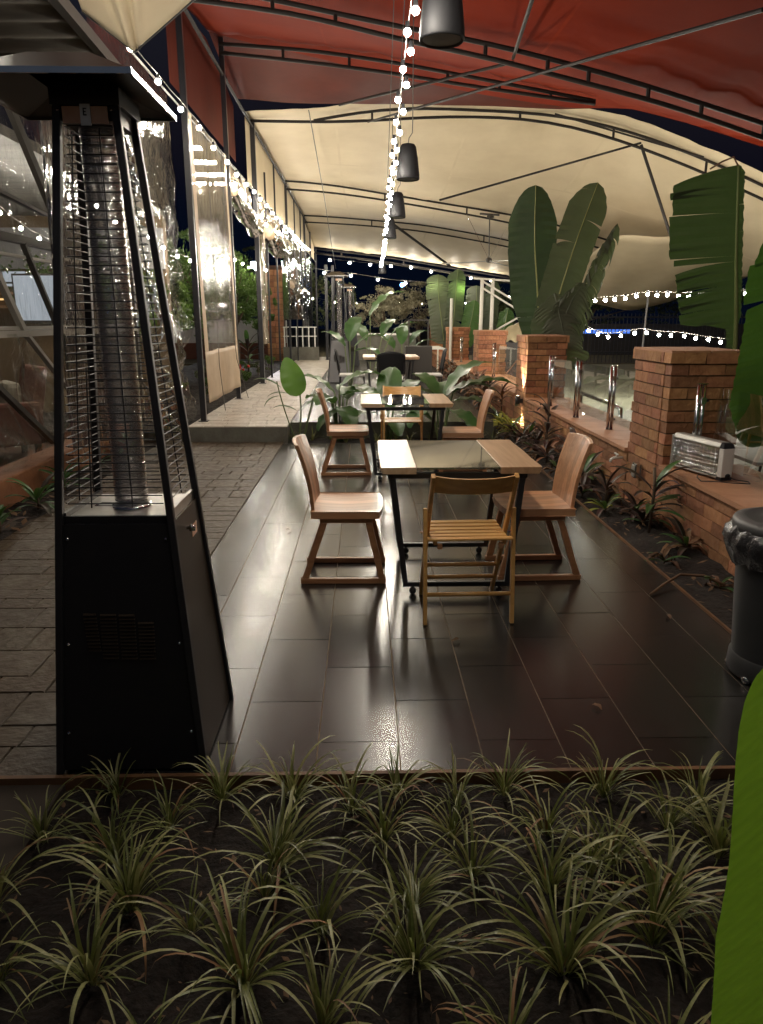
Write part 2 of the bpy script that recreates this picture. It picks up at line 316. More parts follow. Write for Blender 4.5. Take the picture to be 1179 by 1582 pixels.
def part(name, mb, m, parent=None, smooth=False, **k):
    return link(name, mb.mesh(name, M[m] if isinstance(m, str) else m, smooth), parent, **k)

def tag(o, label=None, cat=None, group=None, kind=None):
    if label: o['label'] = label
    if cat: o['category'] = cat
    if group: o['group'] = group
    if kind: o['kind'] = kind
    return o

def thing(name, label, cat, loc=(0, 0, 0), rz=0, group=None, scale=1):
    o = bpy.data.objects.new(name, None); col.objects.link(o); o.empty_display_size = 0.1
    o.location = loc; o.rotation_euler = (0, 0, rz); o.scale = (scale,) * 3
    return tag(o, label, cat, group)

def kids(o): return [c for c in col.objects if c.parent == o]
def dup(root, loc, rz=0, label=None, scale=None, group=None):
    r = root.copy(); col.objects.link(r); r.location = loc; r.rotation_euler = (0, 0, rz)
    if scale: r.scale = (scale,) * 3
    if label: r['label'] = label
    if group: r['group'] = group
    ch = CH.get(root.name) or kids(root); CH[root.name] = ch
    for c in ch:
        d = c.copy(); col.objects.link(d); d.parent = r
        g = CH.get(c.name)
        if g is None: g = kids(c); CH[c.name] = g
        for e in g:
            h = e.copy(); col.objects.link(h); h.parent = d
    return r
CH = {}
def lerp(a, b, t): return a + (b - a) * t
def interp(tab, x):
    if x <= tab[0][0]: return tab[0][1]
    for (a, u), (b, v) in zip(tab, tab[1:]):
        if x <= b: return u + (v - u) * (x - a) / (b - a)
    return tab[-1][1]
NTH = 'first second third fourth fifth sixth seventh eighth ninth tenth eleventh twelfth thirteenth fourteenth fifteenth sixteenth seventeenth eighteenth nineteenth twentieth'.split() + ['twenty-' + w for w in 'first second third fourth fifth'.split()]
ordinals = ['first', 'second', 'third', 'fourth', 'fifth', 'sixth', 'seventh', 'eighth', 'ninth', 'tenth', 'eleventh', 'twelfth']
# ================================================================ the ground
g = MB().box(-60, 60, -15, 120, -0.6, -0.10); tag(part('ground', g, 'lawn'), kind='structure')

# lower terrace: black tiles in running bond, laid a little proud of the grout
TX0, TX1, TY0, TY1 = -1.03, 1.83, 2.21, 9.07
def tile_field(parent, x0, x1, y0, y1, z, m, phase_x=0.12, w=0.3, l=0.6, yodd=2.70, yev=3.0, th=0.012, gap=0.0045):
    base = MB().box(-.5, .5, -.5, .5, -1, 0).mesh('floor_tile', M[m])
    k = math.floor((x0 - phase_x) / w)
    while phase_x + k * w < x1 - 0.01:
        a = max(x0, phase_x + k * w); b = min(x1, phase_x + (k + 1) * w)
        s0 = yodd if k % 2 == 0 else yev
        j = math.floor((y0 - s0) / l)
        while s0 + j * l < y1 - 0.01:
            c = max(y0, s0 + j * l); d = min(y1, s0 + (j + 1) * l)
            if b - a > 0.02 and d - c > 0.03:
                o = link('floor_tile', base, parent, ((a + b) / 2, (c + d) / 2, z + R.uniform(-.0006, .0006)),
                         (R.uniform(-.0012, .0012), R.uniform(-.0016, .0016), 0), (b - a - gap, d - c - gap, th))
            j += 1
        k += 1
floor = tag(part('terrace_floor', MB().box(TX0, TX1, TY0, TY1, -0.09, -0.003), 'grout'), kind='structure')
tile_field(floor, TX0, TX1, TY0, TY1, 0.0, 'tile')

# upper terrace, one step up
UZ = 0.20
deck = tag(part('upper_terrace', MB().box(-0.985, 1.72, 9.62, 26, -0.09, UZ - 0.003), 'concrete'), kind='structure')
tile_field(deck, -0.985, 1.72, 9.62, 17.2, UZ, 'tile', yodd=9.62, yev=9.92)
tile_far = part('terrace_surface', MB().box(-0.985, 1.72, 17.2, 26, UZ - 0.002, UZ), 'tile', deck)

def stone_field(parent, x0, x1, y0, y1, z, m, name='paving_stone', lo=.26, hi=.44, rot=0):
    protos = []
    for q in range(5):
        mb = MB(); n = 3
        rr = random.Random(q)
        def edge(t): return 0.5 + rr.uniform(-.018, .006)
        ring = []
        for s_ in range(4):
            for i in range(n):
                t = -0.5 + i / n
                e = edge(t)
                ring.append([(t, -e), (e, t), (-t, e), (-e, -t)][s_])
        k = len(ring)
        vs = [(x * 0.995, y * 0.995, -1) for x, y in ring] + [(x, y, -0.25) for x, y in ring] + [(x * .975, y * .975, 0.0) for x, y in ring] + [(0, 0, 0.05)]
        fs = []
        for i in range(k):
            fs += [(i, (i + 1) % k, k + (i + 1) % k, k + i), (k + i, k + (i + 1) % k, 2 * k + (i + 1) % k, 2 * k + i), (2 * k + i, 2 * k + (i + 1) % k, 3 * k)]
        protos.append(mb.add(vs, fs).mesh(name, M[m]))
    y = y0
    while y < y1 - .06:
        h = R.choice([lo * .75, lo, hi * .8]); h = min(h, y1 - y)
        if y1 - (y + h) < .1: h = y1 - y
        x = x0 + 0
        while x < x1 - .04:
            w = R.uniform(lo, hi); 
            if x == x0: w *= R.uniform(.5, 1)
            if x1 - (x + w) < .12: w = x1 - x
            link(name, R.choice(protos), parent, (x + w / 2, y + h / 2, z + R.uniform(-.002, .001)),
                 (R.uniform(-.008, .008), R.uniform(-.008, .008), R.choice([0, 0, PI])), (w - .0035, h - .0035, .02))
            x += w
        y += h
pav = tag(part('lower_paving', MB().box(-2.9, TX0 - .004, 1.2, 9.25, -0.09, -0.014), 'stone_joint'), kind='structure')
stone_field(pav, -2.6, TX0 - .006, 2.21, 9.24, 0.0, 'stone', lo=.19, hi=.33)
pav2 = tag(part('upper_path', MB().box(-2.26, -0.99, 9.25, 26.5, -0.09, UZ - 0.013), 'concrete'), kind='structure')
stone_field(pav2, -2.26, -0.992, 9.255, 17.5, UZ, 'path', lo=.22, hi=.36)
part('path_surface', MB().box(-2.26, -0.992, 17.5, 26.5, UZ - .012, UZ), 'path', pav2)

# planting beds
def soil_sheet(x0, x1, y0, y1, z, amp=.02, n=40, name='planting_bed'):
    rr = random.Random(3)
    import mathutils.noise as NZ
    def fn(u, v):
        x = lerp(x0, x1, u); y = lerp(y0, y1, v)
        e = min(u, 1 - u, v, 1 - v); 
        return (x, y, z + (amp * NZ.noise(Vector((x * 3, y * 3, 1))) + amp * .7 * NZ.noise(Vector((x * 11, y * 11, 4))) + amp * .35 * NZ.noise(Vector((x * 31, y * 31, 4)))) * min(1, e * 30))
    k = max(1, int(n * (y1 - y0) / max(x1 - x0, .2)))
    return tag(part(name, MB().grid(fn, n, min(k, 300)), 'soil', smooth=True), kind='structure')
soil_sheet(-1.9, 2.4, 0.3, 2.205, -0.035, .035, 130, 'planting_bed')
soil_sheet(1.845, 2.33, 2.2, 25, -0.02, .03, 20, 'wall_planting_strip')
soil_sheet(-0.98, 1.84, 9.075, 9.618, -0.02, .03, 80, 'step_planting_bed')
soil_sheet(-3.0, -2.6, 1.5, 9.2, -0.012, .03, 20, 'tent_planting_strip')
soil_sheet(-5.4, -2.265, 9.3, 26, 0.13, .04, 60, 'garden_bed')

ed = thing('bed_edging', 'thin copper coloured edging strip between black tiles and planting beds', 'edging')
part('edging_strip', MB().box(-1.9, 1.845, 2.185, 2.203, -.04, .012), 'edging', ed)
part('edging_strip', MB().box(1.834, 1.846, 2.206, 9.07, -.04, .010), 'edging', ed)
part('edging_strip', MB().box(-1.03, 1.83, 9.071, 9.079, -.04, .004), 'concrete', ed)
# courtyard beyond the brick wall
tag(part('courtyard', MB().box(2.95, 14, 2, 26, -.3, -0.04), 'court'), kind='structure')
tag(part('far_ground', MB().box(-12, 30, 26.6, 90, -.3, -0.05), 'lawn'), kind='structure')
tag(part('tent_floor', MB().box(-12, -3.32, 1.0, 14, -.3, 0.0), 'wood_floor'), kind='structure')

# ================================================================ brick pillars and walls
def brick_proto(l, seed):
    rr = random.Random(seed); c = .06
    vs = []
    for (x, y, z) in [(-.5, -.5, -.5), (.5, -.5, -.5), (.5, .5, -.5), (-.5, .5, -.5), (-.5, -.5, .5), (.5, -.5, .5), (.5, .5, .5), (-.5, .5, .5)]:
        vs.append((x + rr.uniform(-.015, .015), y + rr.uniform(-.02, .02), z + rr.uniform(-.03, .03)))
    me = MB().add(vs, [(0, 3, 2, 1), (4, 5, 6, 7), (0, 1, 5, 4), (1, 2, 6, 5), (2, 3, 7, 6), (3, 0, 4, 7)])
    return me.mesh('brick', M['brick'])
BRK = [brick_proto(.26, i) for i in range(6)]
CH_ = 0.088
def brick(parent, x0, x1, y0, y1, z0, z1):
    j = R.uniform(-.0015, .0025)
    link('brick', R.choice(BRK), parent, ((x0 + x1) / 2 , (y0 + y1) / 2, (z0 + z1) / 2),
         (R.uniform(-.006, .006), R.uniform(-.006, .006), 0), (x1 - x0 + j, y1 - y0 + j, z1 - z0))
def run(a, b, off, l=.275, gap=.009):
    out = []; p = a - off
    while p < b - .01:
        s, e = max(a, p), min(b, p + l)
        if e - s > .03: out.append((s + gap / 2, e - gap / 2))
        p += l * 1
    return out
PILX0, PILX1 = 2.31, 2.88
def pillar(y0, y1, label, top=1.28, z0=-.05, x0=PILX0, x1=PILX1):
    t = thing('brick_pillar', label, 'pillar', (x0, y0, 0), group='brick pillars along the low wall')
    w, d = x1 - x0, y1 - y0
    part('mortar_core', MB().box(.013, w - .013, .013, d - .013, z0, top - .02), 'mortar', t)
    n = int((top - z0) / CH_); 
    for k in range(n):
        zt = top - k * CH_; zb = zt - CH_ + .010
        last = (k == 0); e = .018 if last else 0
        off = .135 * (k % 2) + R.uniform(-.01, .01)
        dd = .11
        for s, f in run(-e, w + e, off): brick(t, s, f, -e, dd, zb, zt)
        for s, f in run(dd + .007, d + e, .09 + .13 * ((k + 1) % 2)):
            brick(t, -e, dd - .01, s, f, zb, zt); brick(t, w - dd + .01, w + e, s, f, zb, zt)
    for s, f in run(-.016, w + .016, .1, .20): part_cap = link('cap_brick', CAPM, t, ((s + f) / 2, (d) / 2, top + .008), (0, R.uniform(-.01, .01), 0), (f - s, d + .034, .018))
    return t
CAPM = MB().box(-.5, .5, -.5, .5, -.5, .5).mesh('cap_brick', M['capstone'])
def wall(y0, y1, label, top=.43):
    t = thing('low_brick_wall', label, 'wall', (PILX0, y0, 0), group='low brick walls with flat caps')
    L_ = y1 - y0; w = .60
    part('mortar_core', MB().box(.014, w - .02, .004, L_ - .004, -.06, top - .035), 'mortar', t)
    k = 0; zt = top - .034
    while zt > -.03:
        for s, f in run(0.002, L_ - .002, .135 * (k % 2) + .03):
            brick(t, 0, .10, s, f, zt - CH_ + .008, zt)
        zt -= CH_; k += 1
    y = 0
    for s, f in run(0.003, L_ - .003, .2, .62, .004):
        link('cap_tile', CAPM, t, (w / 2 - .002, (s + f) / 2, top - .015 + R.uniform(-.001, .001)), (0, 0, 0), (w + .045, f - s, .032))
    return t
P_ = [(5.5, 6.25, 'near brick pillar with a steel socket box beside the infrared heater'),
      (10.45, 11.15, 'brick pillar lit by the wall lamp beside the tall grey banana leaves'),
      (14.95, 15.65, 'third brick pillar along the wall, in front of the white steel frame'),
      (20.3, 21.0, 'fourth brick pillar along the wall, below the small banana plant'),
      (25.6, 26.3, 'farthest visible brick pillar at the end of the wall')]
pill = [pillar(*p) for p in P_]
wall(1.6, 5.498, 'low brick wall under the infrared heater, behind the black bin')
wall(6.252, 10.448, 'low brick wall with two steel glass-rail posts, behind the chair')
wall(11.152, 14.948, 'low brick wall between the lit pillar and the third pillar')
wall(15.652, 20.298, 'low brick wall between the third and fourth pillars')
wall(21.002, 25.598, 'last low brick wall by the far end of the upper terrace')

# stainless steel and glass railing on the wall
def rail_post(x, y, label, h=.64):
    t = thing('railing_post', label, 'railing post', (x, y, .43), group='stainless steel railing posts on the wall')
    part('tube', MB().tube([(-.019, 0, 0), (-.019, 0, h)], .0165, 14), 'steel', t, smooth=True)
    part('tube', MB().tube([(.018, .0, 0), (.018, .0, h)], .0155, 14), 'steel', t, smooth=True)
    part('base_plate', MB().lathe([(.001, .006), (.042, .006), (.042, 0), (.001, 0)], 20), 'steel', t)
    part('cap', MB().box(-.034, .036, -.016, .016, h, h + .004), 'steel', t)
    for z in (.09, h - .14):
        c = part('glass_clamp', MB().box(-.012, .022, -.045, -.017, z, z + .045), 'steel', t)
        part('clamp_bolt', MB().lathe([(.001, .012), (.009, .012), (.011, 0), (.011, -.004)], 10), 'black_steel', c, loc=(.03, -.03, z + .022), rot=(0, PI / 2, 0))
    return t
for x, y, l in [(2.46, 5.28, 'steel railing post standing behind the infrared heater'),
                (2.50, 7.33, 'steel railing post nearest the near brick pillar, glass both sides'),
                (2.42, 8.26, 'middle steel railing post between the two front pillars'),
                (2.40, 9.40, 'steel railing post standing just before the lit pillar'),
                (2.50, 11.9, 'steel railing post just beyond the lit pillar'),
                (2.52, 14.3, 'steel railing post in front of the third pillar'),
                (2.52, 19.2, 'steel railing post in front of the fourth pillar')]:
    rail_post(x, y, l)
def glass_panel(p, q, label, z0=.50, z1=1.05):
    (x0, y0), (x1, y1) = p, q
    mb = MB().bar((x0, y0, (z0 + z1) / 2), (x1, y1, (z0 + z1) / 2), .010, z1 - z0)
    o = part('glass_panel', mb, 'glass'); tag(o, label, 'glass panel', 'clear glass panels of the railing')
glass_panel((2.52, 6.27), (2.51, 7.27), 'clear glass railing panel between near pillar and first post')
glass_panel((2.49, 7.39), (2.44, 8.20), 'clear glass railing panel between the two middle posts')
glass_panel((2.41, 8.33), (2.40, 9.32), 'clear glass railing panel leading toward the lit pillar')
glass_panel((2.50, 11.98), (2.52, 14.22), 'clear glass railing panel beyond the lit pillar')
glass_panel((2.56, 4.2), (2.55, 5.2), 'clear glass railing panel behind the infrared heater')
sl = thing('slanting_cable', 'thin slanting steel cable beside the third brick pillar', 'cable', (0, 0, 0))
part('strand', MB().tube([(2.48, 11.2, 1.13), (2.50, 12.9, .60)], .010, 6), 'steel', sl)

# low steel handrail in the courtyard
hr = thing('courtyard_handrail', 'low steel handrail in the courtyard seen through the glass', 'handrail', (0, 0, 0))
part('top_rail', MB().tube([(3.35, 11.4, .42), (3.30, 9.6, .42), (3.30, 9.3, .40), (3.30, 9.25, .05)], .03, 8), 'steel', hr, smooth=True)
part('leg', MB().tube([(3.35, 11.2, .42), (3.35, 11.2, -.04)], .025, 8), 'steel', hr)

# ================================================================ steel posts of the tent
PX = -2.15
posts = [(9.75, .036, 5.2, 'thick black steel post at the corner of the step'),
         (12.55, .036, 6.0, 'thick black steel post between beige-hemmed curtain and garden'),
         (15.6, .045, 5.25, 'thick black steel post carrying the first cream roof truss'),
         (17.2, .02, 4.6, 'thin black steel post beyond the first truss post'),
         (19.0, .02, 5.1, 'second thin black steel post, in front of the garden brick pier'),
         (21.75, .032, 5.15, 'black steel post carrying the second cream roof truss'),
         (24.2, .02, 5.1, 'thin black post before the white balustrade'),
         (26.4, .02, 5.1, 'thin black post beside the white balustrade'),
         (28.1, .036, 5.1, 'black steel post carrying the third cream roof truss'),
         (31.0, .03, 5.0, 'black steel post near the far tent end'),
         (34.4, .04, 4.6, 'last black steel post at the far tent end')]
for y, r, top, l in posts:
    t = thing('steel_post', l, 'post', (PX, y, UZ if y > 9.3 else 0), group='black steel posts along the tent side')
    if y > 26.5: t.location.z = -.05
    h = top - t.location.z
    part('shaft', MB().box(-r, r, -r, r, .01, h), 'post_steel', t, bevel=.004)
    part('base_plate', MB().box(-r * 1.7, r * 1.7, -r * 1.7, r * 1.7, 0, .01), 'post_steel', t)
for x, y, l in [(-1.22, 24.6, 'tall dark post at the end of the pale path'), (-1.02, 24.9, 'second tall dark post at the end of the pale path')]:
    t = thing('steel_post', l, 'post', (x, y, UZ), group='black steel posts along the tent side')
    part('shaft', MB().box(-.045, .045, -.045, .045, .01, 3.0), 'post_steel', t); part('base_plate', MB().box(-.08, .08, -.08, .08, 0, .01), 'post_steel', t)

# eave rails along the posts
er = thing('eave_rail', 'long black eave rail joining the tops of the steel posts', 'rail')
part('upper_rail', MB().tube([(PX, 9.7, 5.16), (PX, 34.4, 5.02)], .028, 6), 'truss_steel', er)
part('lower_rail', MB().tube([(PX, 3, 3.92), (PX, 34.4, 3.98)], .012, 6), 'cable_grey', er)

# ================================================================ roof trusses: two curved chords with short struts
def curve_pts(tab, n=26):
    xs = [p[0] for p in tab]; out = []
    for i in range(n + 1):
        x = lerp(xs[0], xs[-1], i / n); out.append((x, interp(tab, x)))
    # light smoothing
    for _ in range(3):
        out = [out[0]] + [(out[i][0], (out[i - 1][1] + 2 * out[i][1] + out[i + 1][1]) / 4) for i in range(1, len(out) - 1)] + [out[-1]]
    return out
def truss(name_lab, y, top, bot, struts, r=.028):
    t = thing('roof_truss', name_lab, 'truss', (0, y, 0), group='curved steel roof trusses')
    tp = curve_pts(top); bp = curve_pts(bot)
    part('top_chord', MB().tube([(x, 0, z) for x, z in tp], r, 6), 'truss_steel', t, smooth=True)
    part('bottom_chord', MB().tube([(x, 0, z) for x, z in bp], r, 6), 'truss_steel', t, smooth=True)
    for x in struts:
        part('strut', MB().tube([(x, 0, interp(bp, x)), (x, 0, interp(tp, x))], r * .9, 6), 'truss_steel', t)
    return t
A_top = [(-.95, 5.22), (0.18, 5.42), (1.12, 5.46), (3.75, 5.36), (4.96, 5.13), (5.63, 4.95), (7.07, 4.47), (8.6, 3.84), (10.5, 3.0)]
A_bot = [(-2.15, 5.21), (-0.87, 5.19), (0.12, 5.21), (1.33, 5.31), (3.0, 5.30), (3.38, 5.27), (4.46, 5.07), (5.27, 4.84), (6.52, 4.42), (8.0, 3.86), (10.3, 2.85)]
B_top = [(-2.15, 5.2), (-1.04, 5.13), (0.59, 4.88), (1.83, 4.69), (3.44, 4.46), (5, 4.2), (6.98, 3.68), (8.76, 3.11), (10.4, 2.5)]
B_bot = [(-2.15, 4.99), (-1.05, 4.93), (0.59, 4.72), (1.84, 4.52), (3.45, 4.27), (5, 3.95), (7.0, 3.39), (8.79, 2.83), (10.3, 2.3)]
C_top = [(-2.15, 5.12), (-1.37, 5.1), (0.22, 4.97), (2.2, 4.82), (5.33, 4.3), (8.94, 3.41), (11.22, 2.7)]
C_bot = [(-2.15, 4.9), (-1.37, 4.87), (0.22, 4.78), (2.2, 4.60), (5.33, 4.08), (8.94, 3.2), (11.22, 2.45)]
D_top = [(-2.15, 4.55), (1.11, 4.18), (6.61, 3.32), (12, 2.2)]
D_bot = [(-2.15, 4.35), (1.11, 3.98), (6.61, 3.12), (12, 2.0)]
R9_top = [(-2.15, 5.16), (-0.94, 4.95), (0.44, 4.70), (1.4, 4.56), (2.12, 4.40), (2.59, 4.30), (3.3, 4.13), (3.93, 3.95), (4.7, 3.75), (6.5, 3.2)]
R9_bot = [(-2.15, 4.98), (-0.65, 4.82), (0.44, 4.57), (1.4, 4.42), (2.12, 4.25), (2.6, 4.14), (3.31, 4.0), (3.95, 3.82), (4.72, 3.59), (6.5, 3.05)]
R12_top = [(-2.15, 5.52), (-0.78, 5.44), (0.39, 5.30), (0.79, 5.24), (2.38, 4.98), (3.6, 4.78)]
R12_bot = [(-2.15, 5.40), (-0.79, 5.28), (0.39, 5.15), (1.04, 5.06), (1.78, 4.96), (3.6, 4.74)]
truss('curved truss under the red canopy closest to the camera', 9.3, R9_top, R9_bot, [-1.6, -1.0, -.3, 1.4, 2.12, 2.6, 3.31, 3.95, 4.72, 5.5])
truss('second curved truss under the red canopy, half in shade', 12.4, R12_top, R12_bot, [-1.2, -.2, 1.3, 2.1, 2.9])
truss('curved truss at the front edge of the cream canopy', 15.5, A_top, A_bot, [.18, 3.05, 4.9, 6.8, 8.2, 9.4])
truss('second curved truss under the cream canopy', 21.75, B_top, B_bot, [.6, 2.9, 5, 7, 8.6])
truss('third curved truss under the cream canopy, by the fan', 28.1, C_top, C_bot, [.3, 4.4, 7.2, 9.8])
truss('last roof truss at the dark end of the cream canopy', 34.4, D_top, D_bot, [-1, 1.8, 4.5, 7.5], r=.05)

# braces
def brace(p, q, r, label):
    o = part('roof_brace', MB().tube([p, q], r, 6), 'truss_steel'); tag(o, label, 'brace', 'slanting steel roof braces')
brace((5.46, 15.5, 4.86), (1.55, 15.9, 3.86), .022, 'long brace sloping down under the cream canopy toward the fan')
brace((5.46, 15.5, 4.83), (6.45, 15.6, 2.75), .030, 'steep brace dropping from the cream truss behind the banana leaves')
brace((.10, 15.4, 5.18), (2.93, 6.0, 3.71), .018, 'long brace crossing under the red canopy')
brace((1.72, 9.3, 4.40), (1.43, 6.6, 4.22), .020, 'short upright brace above the red canopy truss')
brace((1.72, 9.3, 4.36), (-.35, 12.0, 4.6), .018, 'thin brace between the two red canopy trusses')
brace((0.95, 26, 4.62), (3.5, 31, 3.6), .045, 'dark brace sloping across the far cream canopy')
brace((3.7, 15.4, 5.34), (6.6, 15.2, 4.55), .018, 'thin brace running beside the front cream truss')

# ================================================================ canopies
import mathutils.noise as NZ
def canopy_grid(name, rows, xs, sag, m, label, nx=70, ny=14, fold=.02, zoff=.05, soft=.0, seams=(), cross=()):
    """rows: (y, profile) - cloth stretched over the trusses and sagging between them"""
    t = thing(name, label, 'canopy')
    mb = MB(); seg = []
    def z_at(i, x): return interp(rows[i][1], x) + zoff
    def fn(u, v):
        k = min(int(v * (len(rows) - 1)), len(rows) - 2); f = v * (len(rows) - 1) - k
        y = lerp(rows[k][0], rows[k + 1][0], f)
        x0 = lerp(xs[k][0], xs[k + 1][0], f); x1 = lerp(xs[k][1], xs[k + 1][1], f); x = lerp(x0, x1, u)
        g = f * f * (3 - 2 * f)
        z = lerp(z_at(k, x), z_at(k + 1, x), lerp(f, g, .35)) - sag[k] * 4 * f * (1 - f) * (4 * u * (1 - u)) ** .5
        z += fold * (NZ.noise(Vector((x * .9, y * .5, 3))) + .6 * NZ.noise(Vector((x * 2.2 + y, y * .7, 9))))
        z += .05 * NZ.noise(Vector((x * 3.2, y * .35, 5))) * math.exp(-min(f, 1 - f) * 9) * (.4 if k == 0 else 1)
        return (x, y, z)
    mb.grid(fn, nx, ny * (len(rows) - 1))
    part('fabric', mb, m, t, smooth=True, solid=.004)
    for us in seams:
        part('seam', MB().grid(lambda u, v, us=us: tuple(Vector(fn(us + (u - .5) * .004, v)) - Vector((0, 0, .004))), 1, ny * 6), m, t, smooth=True)
    for vs_ in cross:
        part('seam', MB().grid(lambda u, v, vs_=vs_: tuple(Vector(fn(u, vs_ + (v - .5) * .0035)) - Vector((0, 0, .004))), nx, 1), m, t, smooth=True)
    return t
fA = [(-2.25, 5.22), (-0.87, 5.28), (0.18, 5.42), (1.12, 5.45), (3.75, 5.37), (4.96, 5.19), (5.63, 4.98), (7.07, 4.46), (8.6, 3.85), (10.5, 3.0)]
rows = [(15.0, [(a, b - .02) for a, b in fA]), (15.6, fA), (21.75, B_top), (28.1, C_top), (34.2, D_top)]
cream = canopy_grid('cream_canopy', rows, [(-2.2, 10.5), (-2.2, 10.6), (-2.2, 10.4), (-2.2, 11.2), (-2.2, 11.0)], [0, .16, .18, .15], 'cream',
            'large cream fabric canopy stretched over curved steel trusses', nx=130, seams=(.13, .34, .56, .76), cross=(.39, .62))
sideflap = MB().grid(lambda u, v: (-2.20 + .006 * math.sin(v * 22), lerp(15.0, 34, v), lerp(4.02, interp([(15, 5.22), (21.75, 5.2), (28.1, 5.12), (34, 4.6)], lerp(15, 34, v)), u)), 4, 90)
part('side_flap', sideflap, 'cream', cream, smooth=True)
seam = MB()
for x0, x1 in [(-1.35, -.9)]:
    pts = []
    for (y, tb) in [(15.0, fA), (18.5, None), (21.75, B_top), (25, None), (28.1, C_top), (31, None), (34, D_top)]:
        pass
fR9 = [(-2.3, 5.22), (-0.94, 5.02), (0.44, 4.78), (1.4, 4.62), (2.12, 4.46), (3.3, 4.19), (3.93, 4.01), (4.7, 3.81), (6.5, 3.25)]
fR12 = [(-2.3, 5.62), (-0.78, 5.50), (0.39, 5.36), (0.79, 5.30), (2.38, 5.04), (3.4, 4.85), (6.5, 4.15)]
fR14 = [(-2.3, 5.28), (-0.71, 5.22), (0.93, 5.22), (2.35, 5.20), (3.66, 5.17), (4.73, 5.20), (5.95, 4.96), (7.45, 4.54)]
fR3 = [(a, b + .85) for a, b in fR9]
redc = canopy_grid('red_canopy', [(0.5, fR3), (9.3, fR9), (12.4, fR12)], [(-2.3, 7.5), (-2.3, 6.5), (-2.3, 6.5)], [.0, .05], 'red',
            'orange red fabric canopy stretched over steel trusses near the camera', zoff=.03, nx=110, seams=(.2, .5, .8))
_b = {}
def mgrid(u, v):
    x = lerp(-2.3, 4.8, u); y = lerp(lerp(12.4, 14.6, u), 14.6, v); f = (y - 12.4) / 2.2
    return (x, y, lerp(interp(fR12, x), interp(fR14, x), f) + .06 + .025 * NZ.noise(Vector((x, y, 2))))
def rgrid(u, v):
    x = lerp(-2.3, 7.4, u); y = lerp(12.4, min(14.6, lerp(12.4, 14.6, (x + 2.3) / 7.1)), v); f = (y - 12.4) / 2.2
    return (x, y, lerp(interp(fR12, x), interp(fR14, x), f) + .06 + .025 * NZ.noise(Vector((x, y, 2))))
part('shaded_panel', MB().grid(mgrid, 60, 10), 'darkened_red', redc, smooth=True)
part('fabric', MB().grid(rgrid, 80, 10), 'red', redc, smooth=True)
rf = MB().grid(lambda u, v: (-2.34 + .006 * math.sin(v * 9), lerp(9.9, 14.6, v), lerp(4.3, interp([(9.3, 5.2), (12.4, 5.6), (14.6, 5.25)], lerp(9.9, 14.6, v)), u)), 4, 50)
part('side_flap', rf, 'darkened_red', redc, smooth=True)
# a second tent beyond
t2 = thing('distant_cream_canopy', 'narrow strip of another cream canopy beyond the dark tent end', 'canopy')
part('fabric', MB().grid(lambda u, v: (lerp(-3, 14, u), lerp(38, 44, v), lerp(4.75, 2.3, u) + .5 * v * 1.0), 30, 6), 'cream', t2, smooth=True, solid=.01)
# low canopy side seen over the near pillar
t3 = thing('low_cream_canopy', 'lower cream canopy panel sagging above the courtyard string lights', 'canopy')
part('fabric', MB().grid(lambda u, v: (lerp(5.9, 11.5, u), lerp(23.5, 18, v) , lerp(2.6, 3.4, v) - 1.0 * math.sin(PI * min(1, u * 1.15)) * (1 - v) * .8 + .02 * math.sin(u * 25)), 40, 10), 'cream', t3, smooth=True, solid=.006)
part('side_rail', MB().tube([(5.0, 23.3, 1.55), (5.9, 23.3, 1.1)], .03, 6), 'steel', t3)

# small corner canopy and metal awning at the tent on the other side
aw = thing('metal_awning', 'weathered grey corrugated metal awning above the patio heater', 'awning')
def corr(u, v):
    y = lerp(3.9, 5.35, v); x = lerp(-6.5, -1.52 - .10 * (y - 3.9) / 1.4, u)
    return (x, y, 3.12 + .018 * math.sin(v * 2 * PI * 6))
part('sheet', MB().grid(corr, 6, 110), 'grey_panel', aw, smooth=True, solid=.003)
part('edge_beam', MB().bar((-1.50, 3.3, 3.10), (-1.70, 6.6, 3.14), .05, .07), 'dark_frame', aw)
part('edge_beam', MB().bar((-6.5, 5.37, 3.06), (-1.6, 5.37, 3.08), .05, .08), 'dark_frame', aw)
cc = thing('corner_canopy', 'small cream canopy corner gathered to a point over the heater', 'canopy')
def flap(u, v):
    x = lerp(-2.08, -1.22, u); y = lerp(6.2, 5.7, v)
    low = 3.47 + abs(u - .42) * .62
    zt = 4.1
    f = .05 * math.exp(-((u - .42) / (.05 + .28 * v)) ** 2) * math.sin((u - .42) * 26 / (0.3 + v))
    return (lerp(x, lerp(-1.72, x, .98), 1 - v), y + f, lerp(low, zt, v))
part('fabric', MB().grid(flap, 60, 12), 'cream', cc, smooth=True, solid=.004)
part('valance_cord', MB().tube([(-2.08, 6.2, 3.73), (-1.72, 6.22, 3.47), (-1.22, 6.2, 3.83), (-.9, 6.2, 4.06)], .008, 6), 'cable', cc)
